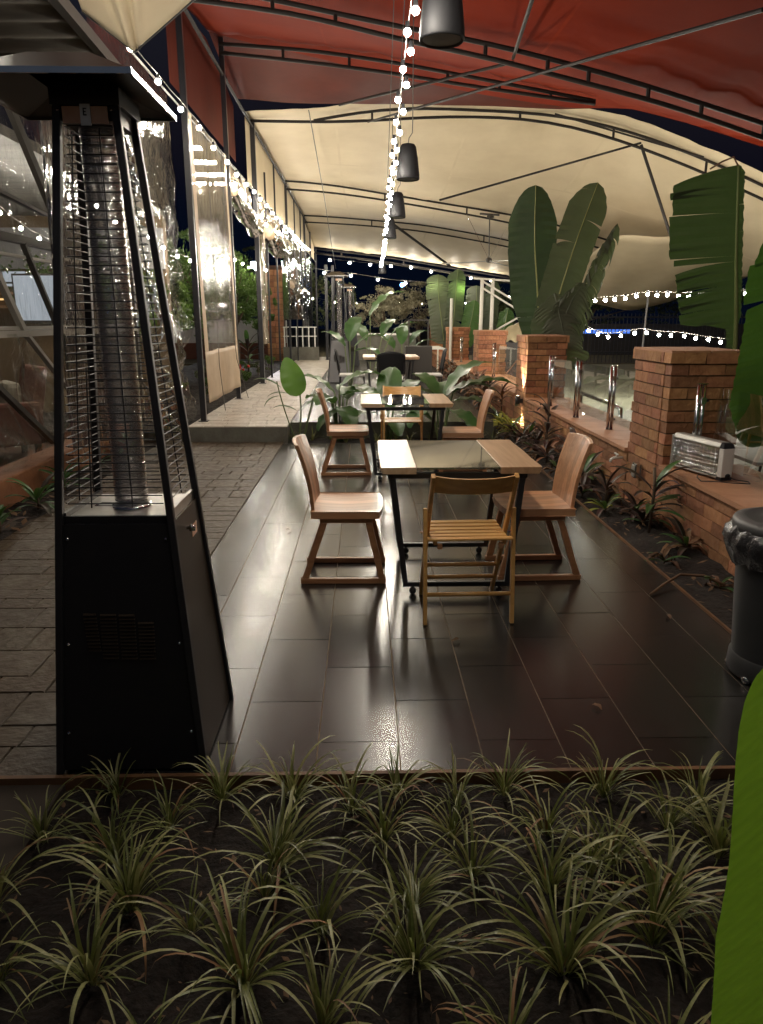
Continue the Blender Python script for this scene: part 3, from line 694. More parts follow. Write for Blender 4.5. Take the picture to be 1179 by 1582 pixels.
# ================================================================ clear plastic curtains on the tent side
def curtain(label, y0, y1, z0, z1, m='plastic', x=PX, folds=.02, freq=14, hem=None, flare=0, wr=0, nu=90, nv=60, band=.06):
    t = thing('clear_curtain', label, 'curtain', (0, 0, 0), group='clear plastic roll-down curtains')
    ph = R.uniform(0, 9)
    def fn(u, v):
        y = lerp(y0, y1, u); z = lerp(z0, z1, v)
        xx = x + folds * math.sin(u * freq + ph + 1.3 * math.sin(v * 3)) * (0.4 + .6 * (1 - v))
        xx += .010 * NZ.noise(Vector((y * 5, z * 1.0, ph))) + .02 * NZ.noise(Vector((y * 1.6, z * .7, ph)))
        if wr:
            q = wr * (1 - v) ** 1.5
            xx += q * (NZ.noise(Vector((y * 2.5 + z * 2, z * 2.2, ph))) + .5 * abs(NZ.noise(Vector((y * 6 - z * 4, z * 3, ph)))))
        return (xx + flare * (1 - v) ** 2, y, z)
    if hem:
        v_h = (hem - z0) / (z1 - z0)
        part('hem_panel', MB().grid(lambda u, v: fn(u, v * v_h), nu // 2, 10), 'beige_hem', t, smooth=True, solid=.003)
        part('clear_sheet', MB().grid(lambda u, v: fn(u, v_h + v * (1 - v_h)), nu, nv), m, t, smooth=True)
        for a, b in ((0, band), (1 - band, 1)):
            f2 = lambda u, v, a=a, b=b: tuple(Vector(fn(lerp(a, b, u), v_h + v * (1 - v_h))) + Vector((.004, 0, 0)))
            part('edge_band', MB().grid(f2, 3, 30), 'beige_hem', t, smooth=True)
    else:
        part('clear_sheet', MB().grid(fn, nu, nv), m, t, smooth=True)
    return t
curtain('hanging clear plastic curtain with a broad beige bottom hem', 9.95, 12.45, .42, 4.0, m='plastic_streak', hem=1.1, folds=.012, freq=15, flare=.05)
curtain('gathered clear curtain with bright upright folds, seen through the heater grille', 6.5, 7.5, .25, 3.9, m='plastic_streak', x=-2.62, folds=.055, freq=46, nu=160, nv=40)
ropes = thing('curtain_rope', 'thin slack ropes hanging in front of the beige-hemmed curtain', 'rope')
part('rope', MB().tube([(-2.06, 10.5, 3.9), (-2.05, 10.55, 2.0), (-2.07, 10.6, .9), (-2.0, 10.5, .25)], .005, 5), 'cable_grey', ropes)
part('rope', MB().tube([(-2.06, 11.6, 3.9), (-2.05, 11.55, 2.0), (-2.04, 11.9, .9), (-1.98, 12.5, .22)], .005, 5), 'cable_grey', ropes)
curtain('crumpled clear plastic curtain with bright wrinkles beside the corner post', 7.1, 9.68, .08, 4.1, m='plastic_loose', folds=.05, freq=7, wr=.30, x=-2.32, nu=150, nv=120)
curtain('narrow gathered clear curtain hanging beside the first truss post', 15.9, 16.6, 1.0, 3.9, m='rolled', folds=.07, freq=16, nu=60)
curtain('gathered clear curtain glinting by the second truss post', 20.4, 21.6, 1.5, 3.9, m='plastic_loose', folds=.06, freq=22)
curtain('clear curtain with blue glints beyond the second truss post', 22.3, 26.0, 1.5, 3.9, m='plastic_loose', folds=.08, freq=34, wr=.1)
curtain('far clear curtain hanging straight near the tent end', 26.6, 30.5, 1.2, 3.9, m='plastic_loose', folds=.06, freq=30)
def roll(label, pts, r):
    t = thing('rolled_curtain', label, 'rolled curtain', group='rolled-up clear curtains hanging under the eave')
    P3 = [Vector(p) for p in pts]; rr = random.Random(len(pts))
    mb = MB(); n = 18
    K = 22; rings = []
    for i in range(K + 1):
        s = i / K * (len(P3) - 1); k = min(int(s), len(P3) - 2); p = P3[k].lerp(P3[k + 1], s - k)
        rad = r * (1 + .16 * math.sin(i * .9) + .08 * rr.uniform(-1, 1))
        rings.append([(p.x + rad * math.cos(a) * (1 + .12 * math.sin(a * 5 + i * .3)), p.y, p.z + rad * math.sin(a) * (1 + .12 * math.sin(a * 4 + i * .2))) for a in [2 * PI * q / n for q in range(n)]])
    vs = [v for g_ in rings for v in g_]
    mb.add(vs, [(i * n + k, i * n + (k + 1) % n, (i + 1) * n + (k + 1) % n, (i + 1) * n + k) for i in range(K) for k in range(n)])
    part('roll', mb, 'rolled', t, smooth=True)
    part('inner_layers', MB().tube([p + Vector((0, -.01, 0)) for p in P3], r * .55, 12), 'beige_hem', t, smooth=True)
    sp = MB(); a0 = 0; pts2 = []
    for q in range(40):
        a = q * .5; rad = r * .95 * (1 - q / 44); pts2.append((P3[0].x + rad * math.cos(a), P3[0].y - .015, P3[0].z + rad * math.sin(a)))
    part('spiral_edge', sp.tube(pts2, .006, 5), 'cloth_pale', t)
    for f in (.25, .7):
        s = f * (len(P3) - 1); k = int(s); p = P3[k].lerp(P3[k + 1], s - k)
        part('tie_strap', MB().tube([(p.x + 1.12 * r * math.cos(a), p.y, p.z + 1.12 * r * math.sin(a)) for a in [q * PI / 8 for q in range(17)]] + [(p.x, p.y, 3.92)], .008, 5), 'cable_grey', t)
    return t
roll('sagging rolled-up curtain just past the beige-hemmed one', [(-2.16, 12.9, 3.62), (-2.12, 13.9, 3.35), (-2.1, 15.0, 3.22), (-2.14, 15.4, 3.3)], .15)
roll('second rolled-up curtain with its round spiral end showing', [(-2.1, 16.9, 3.4), (-2.08, 18.2, 3.2), (-2.12, 20.2, 3.3)], .22)
roll('third rolled-up curtain hanging low before the gathered sheets', [(-2.1, 22.0, 2.5), (-2.1, 23.6, 2.2), (-2.1, 26, 2.4)], .14)
# gathered cloth between roll and rail
for y0, y1, l in [(12.7, 15.2, 'gathered pale cloth between the eave and the first rolled curtain'), (16.8, 20.2, 'gathered pale cloth above the second rolled curtain')]:
    t = thing('gathered_cloth', l, 'cloth', group='gathered cloth under the eave')
    part('folds', MB().grid(lambda u, v: (-2.2 + .05 * math.sin(u * 45) * (1 - v * .5), lerp(y0, y1, u), lerp(3.35, 3.95, v) + .06 * math.sin(u * 11)), 90, 8), 'rolled', t, smooth=True)

# ================================================================ the other tent at the side: slanted frames with clear sheets
st = thing('side_tent_wall', 'clear plastic tent wall with slanting grey frames beside the patio heater', 'tent wall')
XW = -3.12
def wr_fn(y0, y1, z0, z1, k, a):
    def fn(u, v):
        y = lerp(y0, y1, u); z = lerp(z0, z1, v)
        d = NZ.noise(Vector((y * 1.2 + z * 1.1, z * 1.2 - y * .8, k)))
        e = abs(NZ.noise(Vector((y * 3.2 + z * 2.4, (z - y) * 1.2, k + 5))))
        return (XW - .03 + a * d + a * .6 * e, y, z)
    return fn
part('lower_sheet', MB().grid(wr_fn(3.0, 10.2, .2, 1.40, 2, .22), 260, 60), 'plastic_loose', st, smooth=True)
part('middle_sheet', MB().grid(wr_fn(3.0, 10.2, 1.44, 2.20, 7, .04), 160, 30), 'plastic', st, smooth=True)
part('upper_sheet', MB().grid(wr_fn(3.0, 10.2, 2.24, 4.2, 4, .06), 160, 40), 'plastic', st, smooth=True)
part('ledge', MB().box(XW - .02, XW + .06, 3, 10.2, 1.37, 1.425), 'grey_frame', st)
part('ledge', MB().box(XW - .02, XW + .03, 3, 10.2, 1.43, 1.46), 'grey_frame', st)
part('top_rail', MB().box(XW - .02, XW + .05, 3, 10.2, 2.18, 2.25), 'dark_frame', st)
part('thin_rail', MB().box(XW - .02, XW + .02, 3, 10.2, 2.06, 2.085), 'grey_frame', st)
for (a, b, w, m) in [((6.85, 3.6), (8.1, 2.24), .10, 'dark_frame'), ((7.05, 2.18), (7.6, 1.45), .035, 'dark_frame'), ((6.25, 2.18), (6.84, 1.43), .06, 'grey_frame'),
                     ((6.9, 1.38), (8.1, .55), .035, 'grey_frame'), ((5.6, 1.38), (7.2, .35), .05, 'dark_frame'), ((6.1, 2.62), (7.6, 2.5), .03, 'dark_frame'),
                     ((9.0, 3.6), (9.8, 1.43), .05, 'dark_frame'), ((8.4, 4.2), (8.4, 1.45), .05, 'dark_frame')]:
    part('slanting_mullion', MB().bar((XW + .035, a[0], a[1]), (XW + .035, b[0], b[1]), w, .05, up=(1, 0, 0)), m, st)
part('end_post', MB().box(XW - .03, XW + .05, 10.18, 10.26, 0, 4.2), 'dark_frame', st)
kb = thing('tent_kerb', 'low terracotta coloured kerb along the foot of the side tent', 'kerb')
part('kerb_block', MB().box(-3.3, -3.0, 2, 9.3, -.02, .235), 'terracotta', kb, bevel=.015)
# inside the side tent
def simple_box(name, label, cat, m, b, bevel=.01, group=None):
    t = thing(name, label, cat, group=group)
    part('body', MB().box(*b), m, t, bevel=bevel); return t
bs = thing('side_building', 'dim restaurant interior wall with a warm shelf and bright screens', 'building')
part('back_wall', MB().box(-14, -3.4, 13.2, 13.4, 0, 3.2), 'tan_wall', bs)
part('upper_wall', MB().box(-14, -3.4, 13.1, 13.2, 2.35, 3.0), 'grey_wall', bs)
part('ceiling', MB().box(-14, -3.4, 7, 13.4, 3.2, 3.3), 'grey_panel', bs)
part('lit_window', MB().box(-6.75, -5.75, 13.06, 13.09, 2.06, 2.30), 'screen', bs)
part('window_bar', MB().box(-6.42, -6.39, 13.03, 13.06, 2.02, 2.32), 'dark_frame', bs)
part('window_bar', MB().box(-6.15, -6.12, 13.03, 13.06, 2.02, 2.32), 'dark_frame', bs)
part('window_bar', MB().box(-6.5, -5.7, 13.03, 13.055, 2.10, 2.13), 'dark_frame', bs)
part('shelf_light', MB().box(-6.5, -5.7, 12.98, 13.05, 1.83, 1.86), 'shelf_glow', bs)
part('shelf', MB().box(-6.6, -5.6, 12.8, 13.09, 1.70, 1.74), 'wood_tan', bs)
part('shelf', MB().box(-6.6, -5.6, 12.8, 13.09, 1.93, 1.96), 'wood_tan', bs)
scn = thing('large_screen', 'large bright bluish white screen seen through the heater grille', 'screen')
part('frame', MB().box(-5.45, -4.50, 11.9, 11.98, 1.45, 2.2), 'dark_frame', scn); part('display', MB().box(-5.42, -4.53, 11.88, 11.9, 1.5, 2.17), 'screen', scn)
for i, (x, y, z, m, l) in enumerate([(-5.9, 11.5, 1.58, 'white_paint', 'white bottle on the bar counter in the side tent'), (-5.7, 11.5, 1.56, 'rust_cloth', 'small red bottle on the bar counter in the side tent'),
                                     (-6.15, 11.5, 1.57, 'silver_plastic', 'silver shaker on the bar counter in the side tent')]):
    t = thing('bottle', l, 'bottle', (x, y, z - .16)); part('body', MB().lathe([(.001, 0), (.05, 0), (.05, .16), (.018, .22), (.018, .28), (.001, .28)], 12), m, t, smooth=True)
bc = thing('bar_counter', 'dark bar counter with pale top inside the side tent', 'counter')
part('front', MB().box(-7.5, -4.6, 11.3, 11.9, 0, 1.36), 'tan_wall', bc); part('counter_top', MB().box(-7.6, -4.5, 11.2, 11.95, 1.36, 1.41), 'grey_wall', bc)
# seats behind the plastic
def lounge(label, x, y, m1, m2, rz):
    t = thing('armchair', label, 'armchair', (x, y, 0), rz)
    part('seat', MB().box(-.35, .35, -.3, .4, .2, .45), m1, t, bevel=.05); part('backrest', MB().hexa([(-.35, .3, .4), (.35, .3, .4), (.35, .42, .4), (-.35, .42, .4)], [(-.35, .42, 1.02), (.35, .42, 1.02), (.35, .54, 1.02), (-.35, .54, 1.02)]), m1, t, bevel=.04)
    part('cushion', MB().box(-.22, .22, .12, .28, .46, .86), m2, t, bevel=.06)
    for s in (-1, 1): part('armrest', MB().box(s * .41 - .07, s * .41 + .07, -.3, .4, .2, .66), m1, t, bevel=.04)
    for a in (-.3, .3):
        for b in (-.25, .35): part('leg', MB().box(a - .03, a + .03, b - .03, b + .03, 0, .2), 'dark_frame', t)
lounge('rust orange armchair with pale cushion behind the clear tent wall', -4.1, 8.1, 'rust_cloth', 'cloth_pale', -.9)
lounge('plum coloured armchair behind the wrinkled clear sheet', -3.9, 6.6, 'plum', 'plum', .4)
tg = thing('side_tent_table', 'grey low table behind the wrinkled clear tent wall', 'table', (-4.1, 7.3, 0))
part('tabletop', MB().lathe([(.001, .57), (.42, .57), (.42, .54), (.001, .54)], 28), 'grey_wall', tg); part('stem', MB().tube([(0, 0, 0), (0, 0, .54)], .03, 8), 'dark_frame', tg)

# ================================================================ festoon string lights
BM = MB().ball((0, 0, 0), .024, 8, 6).mesh('bulb', M['bulb'], True)
for p_ in BM.polygons: p_.use_smooth = True
SOCK = MB().lathe([(.001, .062), (.014, .062), (.016, .02), (.012, .018)], 8).mesh('socket', M['black_plastic'])
def festoon(label, pts, step, sag=.05, jit=.012, r=.004, wob=0.0, scale=1.0, swag=None):
    t = thing('string_light', label, 'string lights', (0, 0, 0), group='festoon light strings')
    P3 = [Vector(p) for p in pts]; segs = [(a, b, (b - a).length) for a, b in zip(P3, P3[1:])]
    L_ = sum(s[2] for s in segs); cable = []
    def at(d):
        for a, b, l in segs:
            if d <= l or b is P3[-1]:
                f = min(d / l, 1); p = a.lerp(b, f); p = p.copy(); p.z -= sag * 4 * f * (1 - f); return p
            d -= l
    n = int(L_ / step)
    for i in range(n + 1):
        p = at(i * step); cable.append(p + Vector((0, 0, .07)))
        q = p + Vector((R.uniform(-jit, jit) + wob * (1 if i % 2 else -1), R.uniform(-jit, jit), R.uniform(-jit, jit)))
        link('bulb', BM, t, q, scale=(scale,) * 3)
        link('socket', SOCK, t, q, scale=(scale,) * 3)
        cable.append(at(min(i * step + step / 2, L_)) + Vector((0, 0, .06)))
    part('cable', MB().tube(cable, r, 5), 'cable_grey', t)
    if swag: part('carrier_wire', MB().tube([p + Vector((.0, 0, .12)) for p in P3], .003, 5), 'cable_grey', t)
    return t
festoon('bright string of bulbs running straight overhead along the terrace', [(.22, 1.0, 3.14), (.27, 5, 3.12), (.36, 11, 3.10), (.50, 19.6, 3.10), (.54, 24.5, 3.12)], .31, sag=.03, wob=.015, scale=.9)
festoon('string of bulbs along the posts above the clear curtains', [(-2.0, 3.4, 3.85), (-2.0, 9.7, 3.78), (-2.02, 15.5, 3.80), (-2.02, 21.7, 3.86), (-2.02, 29, 4.0)], .92, sag=.04, scale=1.15)
festoon('string of bulbs crossing the far end of the terrace', [(-1.9, 22.5, 3.0), (-.2, 22, 2.72), (1.7, 22, 2.5), (3.4, 22, 2.38)], .80, sag=.05, scale=1.35)
festoon('upper string of bulbs beyond the near brick pillar', [(4.1, 14.6, 1.88), (5.3, 14, 1.96), (6.9, 12.6, 1.98)], .19, sag=.05, scale=1.3)
festoon('lower string of bulbs reaching toward the blue lit fence', [(4.2, 14.5, 1.40), (4.55, 14, 1.20), (5.2, 14, 1.29), (6.0, 14, 1.22), (7.1, 14, 1.08)], .24, sag=.02, scale=1.25)
festoon('second drooping string of bulbs just under the eave string', [(-2.06, 12.7, 3.62), (-2.06, 15.6, 3.52), (-2.06, 20, 3.60)], .62, sag=.16)
festoon('faint string of bulbs far behind the round tree', [(-3, 31, 2.5), (1, 31, 2.2), (6, 31, 2.4)], .9, sag=.2)
festoon('short string of bulbs in the garden behind the posts', [(-3.3, 15.5, 3.05), (-3.2, 19, 2.95), (-3.0, 24, 3.0)], .9, sag=.1)
festoon('string of bulbs inside the side tent near its roof', [(-3.7, 6.2, 3.1), (-4.2, 9.0, 2.75), (-4.6, 12, 2.6)], .75, sag=.1)
festoon('string of bulbs in the garden seen past the heater', [(-3.6, 10.6, 3.0), (-3.3, 12.2, 2.75), (-3.0, 13.8, 2.5)], .5, sag=.08)
festoon('row of warm bulbs at the far cream canopy edge', [(-1.5, 33.6, 4.0), (2, 33.6, 3.7), (6, 33.6, 3.1)], .9, sag=.03, scale=1.9)
wire = thing('guy_wire', 'thin dark wire slanting down below the cream canopy', 'wire')
part('strand', MB().tube([(-1.0, 14.9, 5.25), (-1.05, 21, 4.7), (-1.15, 28, 4.0), (-1.2, 33, 3.6)], .010, 5), 'cable', wire)
wire2 = thing('hanging_wire', 'two thin wires hanging beside the overhead bulb string', 'wire')
part('strand', MB().tube([(.22, 4.0, 4.9), (.30, 9.5, 3.3), (.36, 12, 3.24)], .004, 5), 'cable', wire2)
part('strand', MB().tube([(.30, 4.0, 4.9), (.40, 9.5, 3.4), (.45, 12, 3.3)], .004, 5), 'cable', wire2)

# ================================================================ pendant speakers
def speaker(loc, label, cord):
    t = thing('pendant_speaker', label, 'speaker', loc, group='black pendant speakers')
    prof = [(.001, 0.012), (.105, .012), (.122, 0), (.128, .012), (.127, .05), (.108, .22), (.088, .33), (.070, .355), (.03, .365), (.001, .366)]
    part('housing', MB().lathe(prof, 36), 'black_plastic', t, smooth=True)
    part('grille', MB().lathe([(.001, .006), (.108, .010)], 28), 'black_steel', t)
    part('cord', MB().tube([(0, 0, .36), (.01, .0, .42), (.045, 0, .47), (.048, 0, .60), (.045, 0, cord)], .006, 6), 'cable_grey', t)
    return t
speaker((.445, 4.6, 3.03), 'large black pendant speaker hanging closest, at the picture top', 1.7)
speaker((.49, 8.63, 3.0), 'second black pendant speaker in the hanging row', 2.1)
speaker((.51, 11.75, 3.0), 'third black pendant speaker in the hanging row', 2.1)
speaker((.50, 14.7, 3.0), 'fourth black pendant speaker in the hanging row', 2.1)
speaker((.60, 24.6, 2.92), 'smallest, farthest black pendant speaker at the string end', 1.8)

# ================================================================ ceiling fan
fan = thing('ceiling_fan', 'grey ceiling fan hanging on a long rod below the cream canopy', 'fan', (3.56, 21.7, 3.10))
part('rod', MB().tube([(0, 0, .05), (-.02, 0, 1.17)], .016, 8), 'dark_frame', fan)
part('hub', MB().lathe([(.001, .10), (.05, .10), (.09, .06), (.09, .0), (.06, -.03), (.001, -.04)], 20), 'dark_frame', fan, smooth=True)
part('canopy_cap', MB().lathe([(.001, 1.24), (.09, 1.24), (.11, 1.16), (.001, 1.14)], 16), 'dark_frame', fan)
part('ceiling_bracket', MB().bar((-.30, 0, 1.26), (.25, 0, 1.23), .05, .05), 'dark_frame', fan)
for k, a in enumerate((3.08, 5.05, .95)):
    part('blade', MB().hexa([(.10, -.05, -.006), (1.35, -.08, -.012), (1.35, .08, .012), (.10, .05, .004)], [(.10, -.05, .006), (1.35, -.08, -.002), (1.35, .08, .022), (.10, .05, .014)]), 'silver_plastic', fan, rot=(0, .05, a))
for a in (2.3, .85):
    part('guy_cable', MB().tube([(0, 0, .05), (1.0 * math.cos(a), 0, 1.25)], .006, 5), 'steel', fan)

# ================================================================ pyramid patio heaters
def make_heater(label, loc, rz=0, group='pyramid patio heaters'):
    t = thing('patio_heater', label, 'patio heater', loc, rz, group)
    hw = lambda z: .25 - .0771 * z
    def rect(z, off=0): h = hw(z) + off; return [(-h, -h, z), (h, -h, z), (h, h, z), (-h, h, z)]
    ZC = .88
    # base cabinet panels
    fp = MB(); a = hw(.012) - .012; b = hw(ZC) - .012
    part('front_panel', MB().hexa([(-a, -a - .012, .012), (a, -a - .012, .012), (a, -a + .004, .012), (-a, -a + .004, .012)],
                                  [(-b, -b - .012, ZC), (b, -b - .012, ZC), (b, -b + .004, ZC), (-b, -b + .004, ZC)]), 'heater_panel', t)
    part('rear_panel', MB().hexa([(-a, a - .004, .012), (a, a - .004, .012), (a, a + .012, .012), (-a, a + .012, .012)],
                                 [(-b, b - .004, ZC), (b, b - .004, ZC), (b, b + .012, ZC), (-b, b + .012, ZC)]), 'heater_side', t)
    for s, nm in ((1, 'side_panel'), (-1, 'side_panel')):
        x0, x1 = s * (a - .004), s * (a + .012); u0, u1 = s * (b - .004), s * (b + .012)
        o = part(nm, MB().hexa([(x0, -a, .012), (x1, -a, .012), (x1, a, .012), (x0, a, .012)], [(u0, -b, ZC), (u1, -b, ZC), (u1, b, ZC), (u0, b, ZC)]), 'heater_side', t)
        if s == 1:
            part('control_knob', MB().lathe([(.001, .030), (.011, .030), (.013, .012), (.006, .012), (.006, 0)], 14), 'steel', o, loc=(hw(.82) + .001, -.02, .82), rot=(0, PI / 2, 0), smooth=True)
            part('knob_label', MB().box(0, .002, -.05, .02, -.022, .02), 'copper_label', o, loc=(hw(.79) + .002, .09, .79), rot=(0, 0, 0))
    # corner posts
    for sx, sy in ((-1, -1), (1, -1), (1, 1), (-1, 1)):
        p = (sx * hw(.0), sy * hw(.0), 0); q = (sx * hw(2.14), sy * hw(2.14), 2.14)
        c = .012
        part('corner_post', MB().hexa([(p[0] - c, p[1] - c, p[2]), (p[0] + c, p[1] - c, p[2]), (p[0] + c, p[1] + c, p[2]), (p[0] - c, p[1] + c, p[2])],
                                      [(q[0] - c, q[1] - c, q[2]), (q[0] + c, q[1] - c, q[2]), (q[0] + c, q[1] + c, q[2]), (q[0] - c, q[1] + c, q[2])]), 'black_steel', t, bevel=.003)
    # tray with burner hole
    hz = hw(.90) - .012
    part('tray', MB().box(-hz, hz, -hz, hz, .885, .898), 'tray', t)
    part('burner_ring', MB().lathe([(.045, .899), (.045, .906), (.066, .906), (.068, .899)], 28), 'steel', t, smooth=True)
    part('burner', MB().lathe([(.001, .902), (.044, .902), (.044, .899)], 20), 'rubber', t)
    for sx in (-1, 1):
        part('tray_lip', MB().box(sx * hz - .006, sx * hz + .006, -hz, hz, .87, .915), 'tray' if sx > 0 else 'black_steel', t)
    part('tray_lip', MB().box(-hz, hz, -hz - .004, -hz + .008, .868, .905), 'heater_panel', t)
    # quartz glass tube
    part('glass_tube', MB().lathe([(.056, .90), (.056, 2.10)], 40), 'quartz', t, smooth=True)
    # dark inner supports seen behind
    # guard wires on four faces
    wire_m = MB().tube([(-.5, 0, 0), (.5, 0, 0)], 1, 6).mesh('guard_wire', M['black_steel'], True)
    N_ = 44
    for k in range(N_):
        z = .945 + (2.085 - .945) * k / (N_ - 1); h = hw(z) - .012
        for f in range(4):
            a_ = f * PI / 2
            o = link('guard_wire', wire_m, t, (math.sin(a_) * (h - .002), -math.cos(a_) * (h - .002), z), (0, 0, a_), (2 * h - .02, .0021, .0021))
    for f in range(4):
        a_ = f * PI / 2
        for sx in (-.45, .30):
            z0, z1 = .93, (1.38 if sx < 0 else 2.08)
            p = Vector((sx * hw(z0), -(hw(z0) - .018), z0)); q = Vector((sx * hw(z1), -(hw(z1) - .018), z1))
            part('upright_wire', MB().tube([p, q], .0022, 6), 'black_steel', t, rot=(0, 0, a_))
    part('guard_loop', MB().tube([(-.08, -.13, .93), (.06, -.135, .93), (.065, -.10, .93), (-.07, -.09, .93), (-.08, -.13, .93)], .0022, 5), 'steel', t)
    # head and hood
    h1 = hw(2.08)
    part('head', MB().box(-h1 + .004, h1 - .004, -h1 + .004, h1 - .004, 2.095, 2.215), 'black_steel', t)
    part('head_collar', MB().box(-h1 - .012, h1 + .012, -h1 - .012, h1 + .012, 2.135, 2.185), 'black_steel', t)
    lb = part('warning_label', MB().box(-.066, .066, -h1 - .016, -h1 - .012, 2.085, 2.130), 'copper_label', t)
    part('label_bracket', MB().box(-.012, .018, -h1 - .021, -h1 - .0165, 2.078, 2.135), 'tray', lb)
    for xx in (-.003,):
        part('printed_mark', MB().box(xx, xx + .003, -h1 - .0226, -h1 - .0215, 2.104, 2.124).box(xx + .003, xx + .010, -h1 - .0226, -h1 - .0215, 2.104, 2.107).box(xx + .003, xx + .010, -h1 - .0226, -h1 - .0215, 2.121, 2.124).box(xx + .003, xx + .008, -h1 - .0226, -h1 - .0215, 2.1125, 2.1155), 'rubber', lb)
    for sx in (-.078, .078):
        part('screw', MB().lathe([(.001, .006), (.004, .005), (.005, 0)], 8), 'steel', lb, loc=(sx, -h1 - .013, 2.12), rot=(PI / 2, 0, 0))
    H = .245; HX, HY, HZ = -.055, -.03, -.005
    part('hood', MB().add([(-H, -H, 2.185), (H, -H, 2.185), (H, H, 2.185), (-H, H, 2.185), (-.09, -.09, 2.27), (.09, -.09, 2.27), (.09, .09, 2.27), (-.09, .09, 2.27),
                           (-H, -H, 2.180), (H, -H, 2.180), (H, H, 2.180), (-H, H, 2.180), (-.09, -.09, 2.215), (.09, -.09, 2.215), (.09, .09, 2.215), (-.09, .09, 2.215)],
                          [(0, 1, 5, 4), (1, 2, 6, 5), (2, 3, 7, 6), (3, 0, 4, 7), (4, 5, 6, 7), (8, 12, 13, 9), (9, 13, 14, 10), (10, 14, 15, 11), (11, 15, 12, 8), (0, 8, 9, 1), (1, 9, 10, 2), (2, 10, 11, 3), (3, 11, 8, 0)]), 'heater_side', t, loc=(HX, HY, HZ))
    rim = [(-H, -H, 2.18), (H, -H, 2.18), (H, H, 2.18), (-H, H, 2.18), (-H, -H, 2.18)]
    rm = MB()
    for p, q in zip(rim, rim[1:]): rm.bar(p, q, .006, .016)
    part('hood_rim', rm, 'steel', t, loc=(HX, HY, HZ))
    # front panel screws and louvres
    tilt = math.atan(.0771)
    sm = MB().lathe([(.001, .006), (.004, .005), (.0065, 0)], 10).mesh('screw', M['steel'], True)
    for z, f in ((.83, .86), (.47, .87), (.15, .88)):
        for sx in (-1, 1): link('screw', sm, t, (sx * (hw(z) * f), -hw(z) - .0005, z), (PI / 2 - tilt * 0, 0, 0))
    lm = MB().add([(-.026, 0, 0), (.026, 0, 0), (.026, -.008, .004), (-.026, -.008, .004), (-.026, 0, .008), (.026, 0, .008)], [(0, 1, 2, 3), (3, 2, 5, 4), (1, 5, 2), (0, 3, 4)]).mesh('louvre', M['heater_side'])
    for c_ in range(4):
        for k in range(13):
            if (c_ == 0 and k < 2) or (c_ == 3 and k > 10): continue
            z = .42 + k * .0125 - (c_ * .002); link('louvre', lm, t, (-.108 + c_ * .062 + (.012 * (13 - k) / 13 if c_ == 0 else 0), -hw(z) - .0005, z), (0, 0, 0), (1 if c_ else .8, 1, 1))
    return t
H1 = make_heater('tall black pyramid patio heater standing closest to the camera', (-.815, 2.48, 0))
H2 = dup(H1, (-.52, 15.9, UZ), 0, 'second pyramid patio heater on the upper terrace, grey lit base')
H3 = dup(H1, (-.40, 21.5, UZ), 0, 'third pyramid patio heater, partly hidden behind the second one')
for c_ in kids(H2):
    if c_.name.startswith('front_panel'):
        c_.data = c_.data.copy(); c_.data.materials[0] = mat('lit_grey_heater_panel', (.20, .20, .21), .4)  # black front panel recoloured grey, so light on the base is painted in
# ================================================================ tables
def make_table(label, loc, rz=0, group='wood and glass tables on black frames', simple=False):
    t = thing('terrace_table', label, 'table', loc, rz, group)
    W_, D_ = .445, .46
    def board(x0, x1, m, seed, edge):
        rr = random.Random(seed); mb = MB(); n = 24
        pts_b = []; 
        for i in range(n + 1):
            y = lerp(-D_, D_, i / n); w = .0022 * math.sin(i * .45 + seed) + rr.uniform(-.0008, .0008)
            pts_b.append((y, w if i not in (0, n) else -.006))
        outer = x0 if edge < 0 else x1; inner = x1 if edge < 0 else x0
        vs = []; fs = []
        for y, w in pts_b:
            o_ = outer - w * edge * -1
            vs += [(inner, y, .712), (inner, y, .75), (o_ - edge * .004, y, .75), (o_, y, .744), (o_ - edge * .012, y, .712)]
        for i in range(n):
            for k in range(5):
                a, b = i * 5 + k, i * 5 + (k + 1) % 5
                fs.append((a, b, b + 5, a + 5) if edge > 0 else (a, a + 5, b + 5, b))
        fs += [(0, 1, 2, 3, 4)[::-1] if edge > 0 else (0, 1, 2, 3, 4), tuple(n * 5 + k for k in range(5))]
        mb.add(vs, fs); return mb
    part('wooden_board', board(-W_, -.245, None, 3, -1), 'wood_pale', t, bevel=.002)
    part('wooden_board', board(.215, W_, None, 8, 1), 'wood_tan', t, bevel=.002)
    g_ = part('glass_inset', MB().box(-.243, .213, -D_ + .004, D_ - .006, .736, .748), 'table_glass', t, bevel=.002)
    f = .030
    # frame: two sloping leg pairs joined by rails
    for y in (-.41, .33):
        part('cross_rail', MB().box(-.40, .37, y - .016, y + .016, .680, .711), 'black_steel', t, bevel=.002)
        for s, xt, xb in ((-1, -.372, -.300), (1, .345, .285)):
            part('leg', MB().hexa([(xb - .016, y - .0155, .075), (xb + .016, y - .0155, .075), (xb + .016, y + .0155, .075), (xb - .016, y + .0155, .075)],
                                  [(xt - .016, y - .0155, .680), (xt + .016, y - .0155, .680), (xt + .016, y + .0155, .680), (xt - .016, y + .0155, .680)]), 'black_steel', t, bevel=.002)
        part('foot_rail', MB().box(-.312, .297, y - .0148, y + .0148, .048, .076), 'black_steel', t, bevel=.002)
        for x in (-.255, .24):
            part('ball_foot', MB().ball((0, 0, 0), .0215, 16, 10).tube([(0, 0, .01), (0, 0, .030)], .008, 8), 'rubber', t, smooth=True, loc=(x, y, .0215))
    for x in (-.385, .36):
        part('side_rail', MB().box(x - .014, x + .014, -.393, .313, .682, .709), 'black_steel', t, bevel=.002)
    return t
T1 = make_table('nearer square table with pale and tan boards around smoked glass', (.525, 4.31, 0))
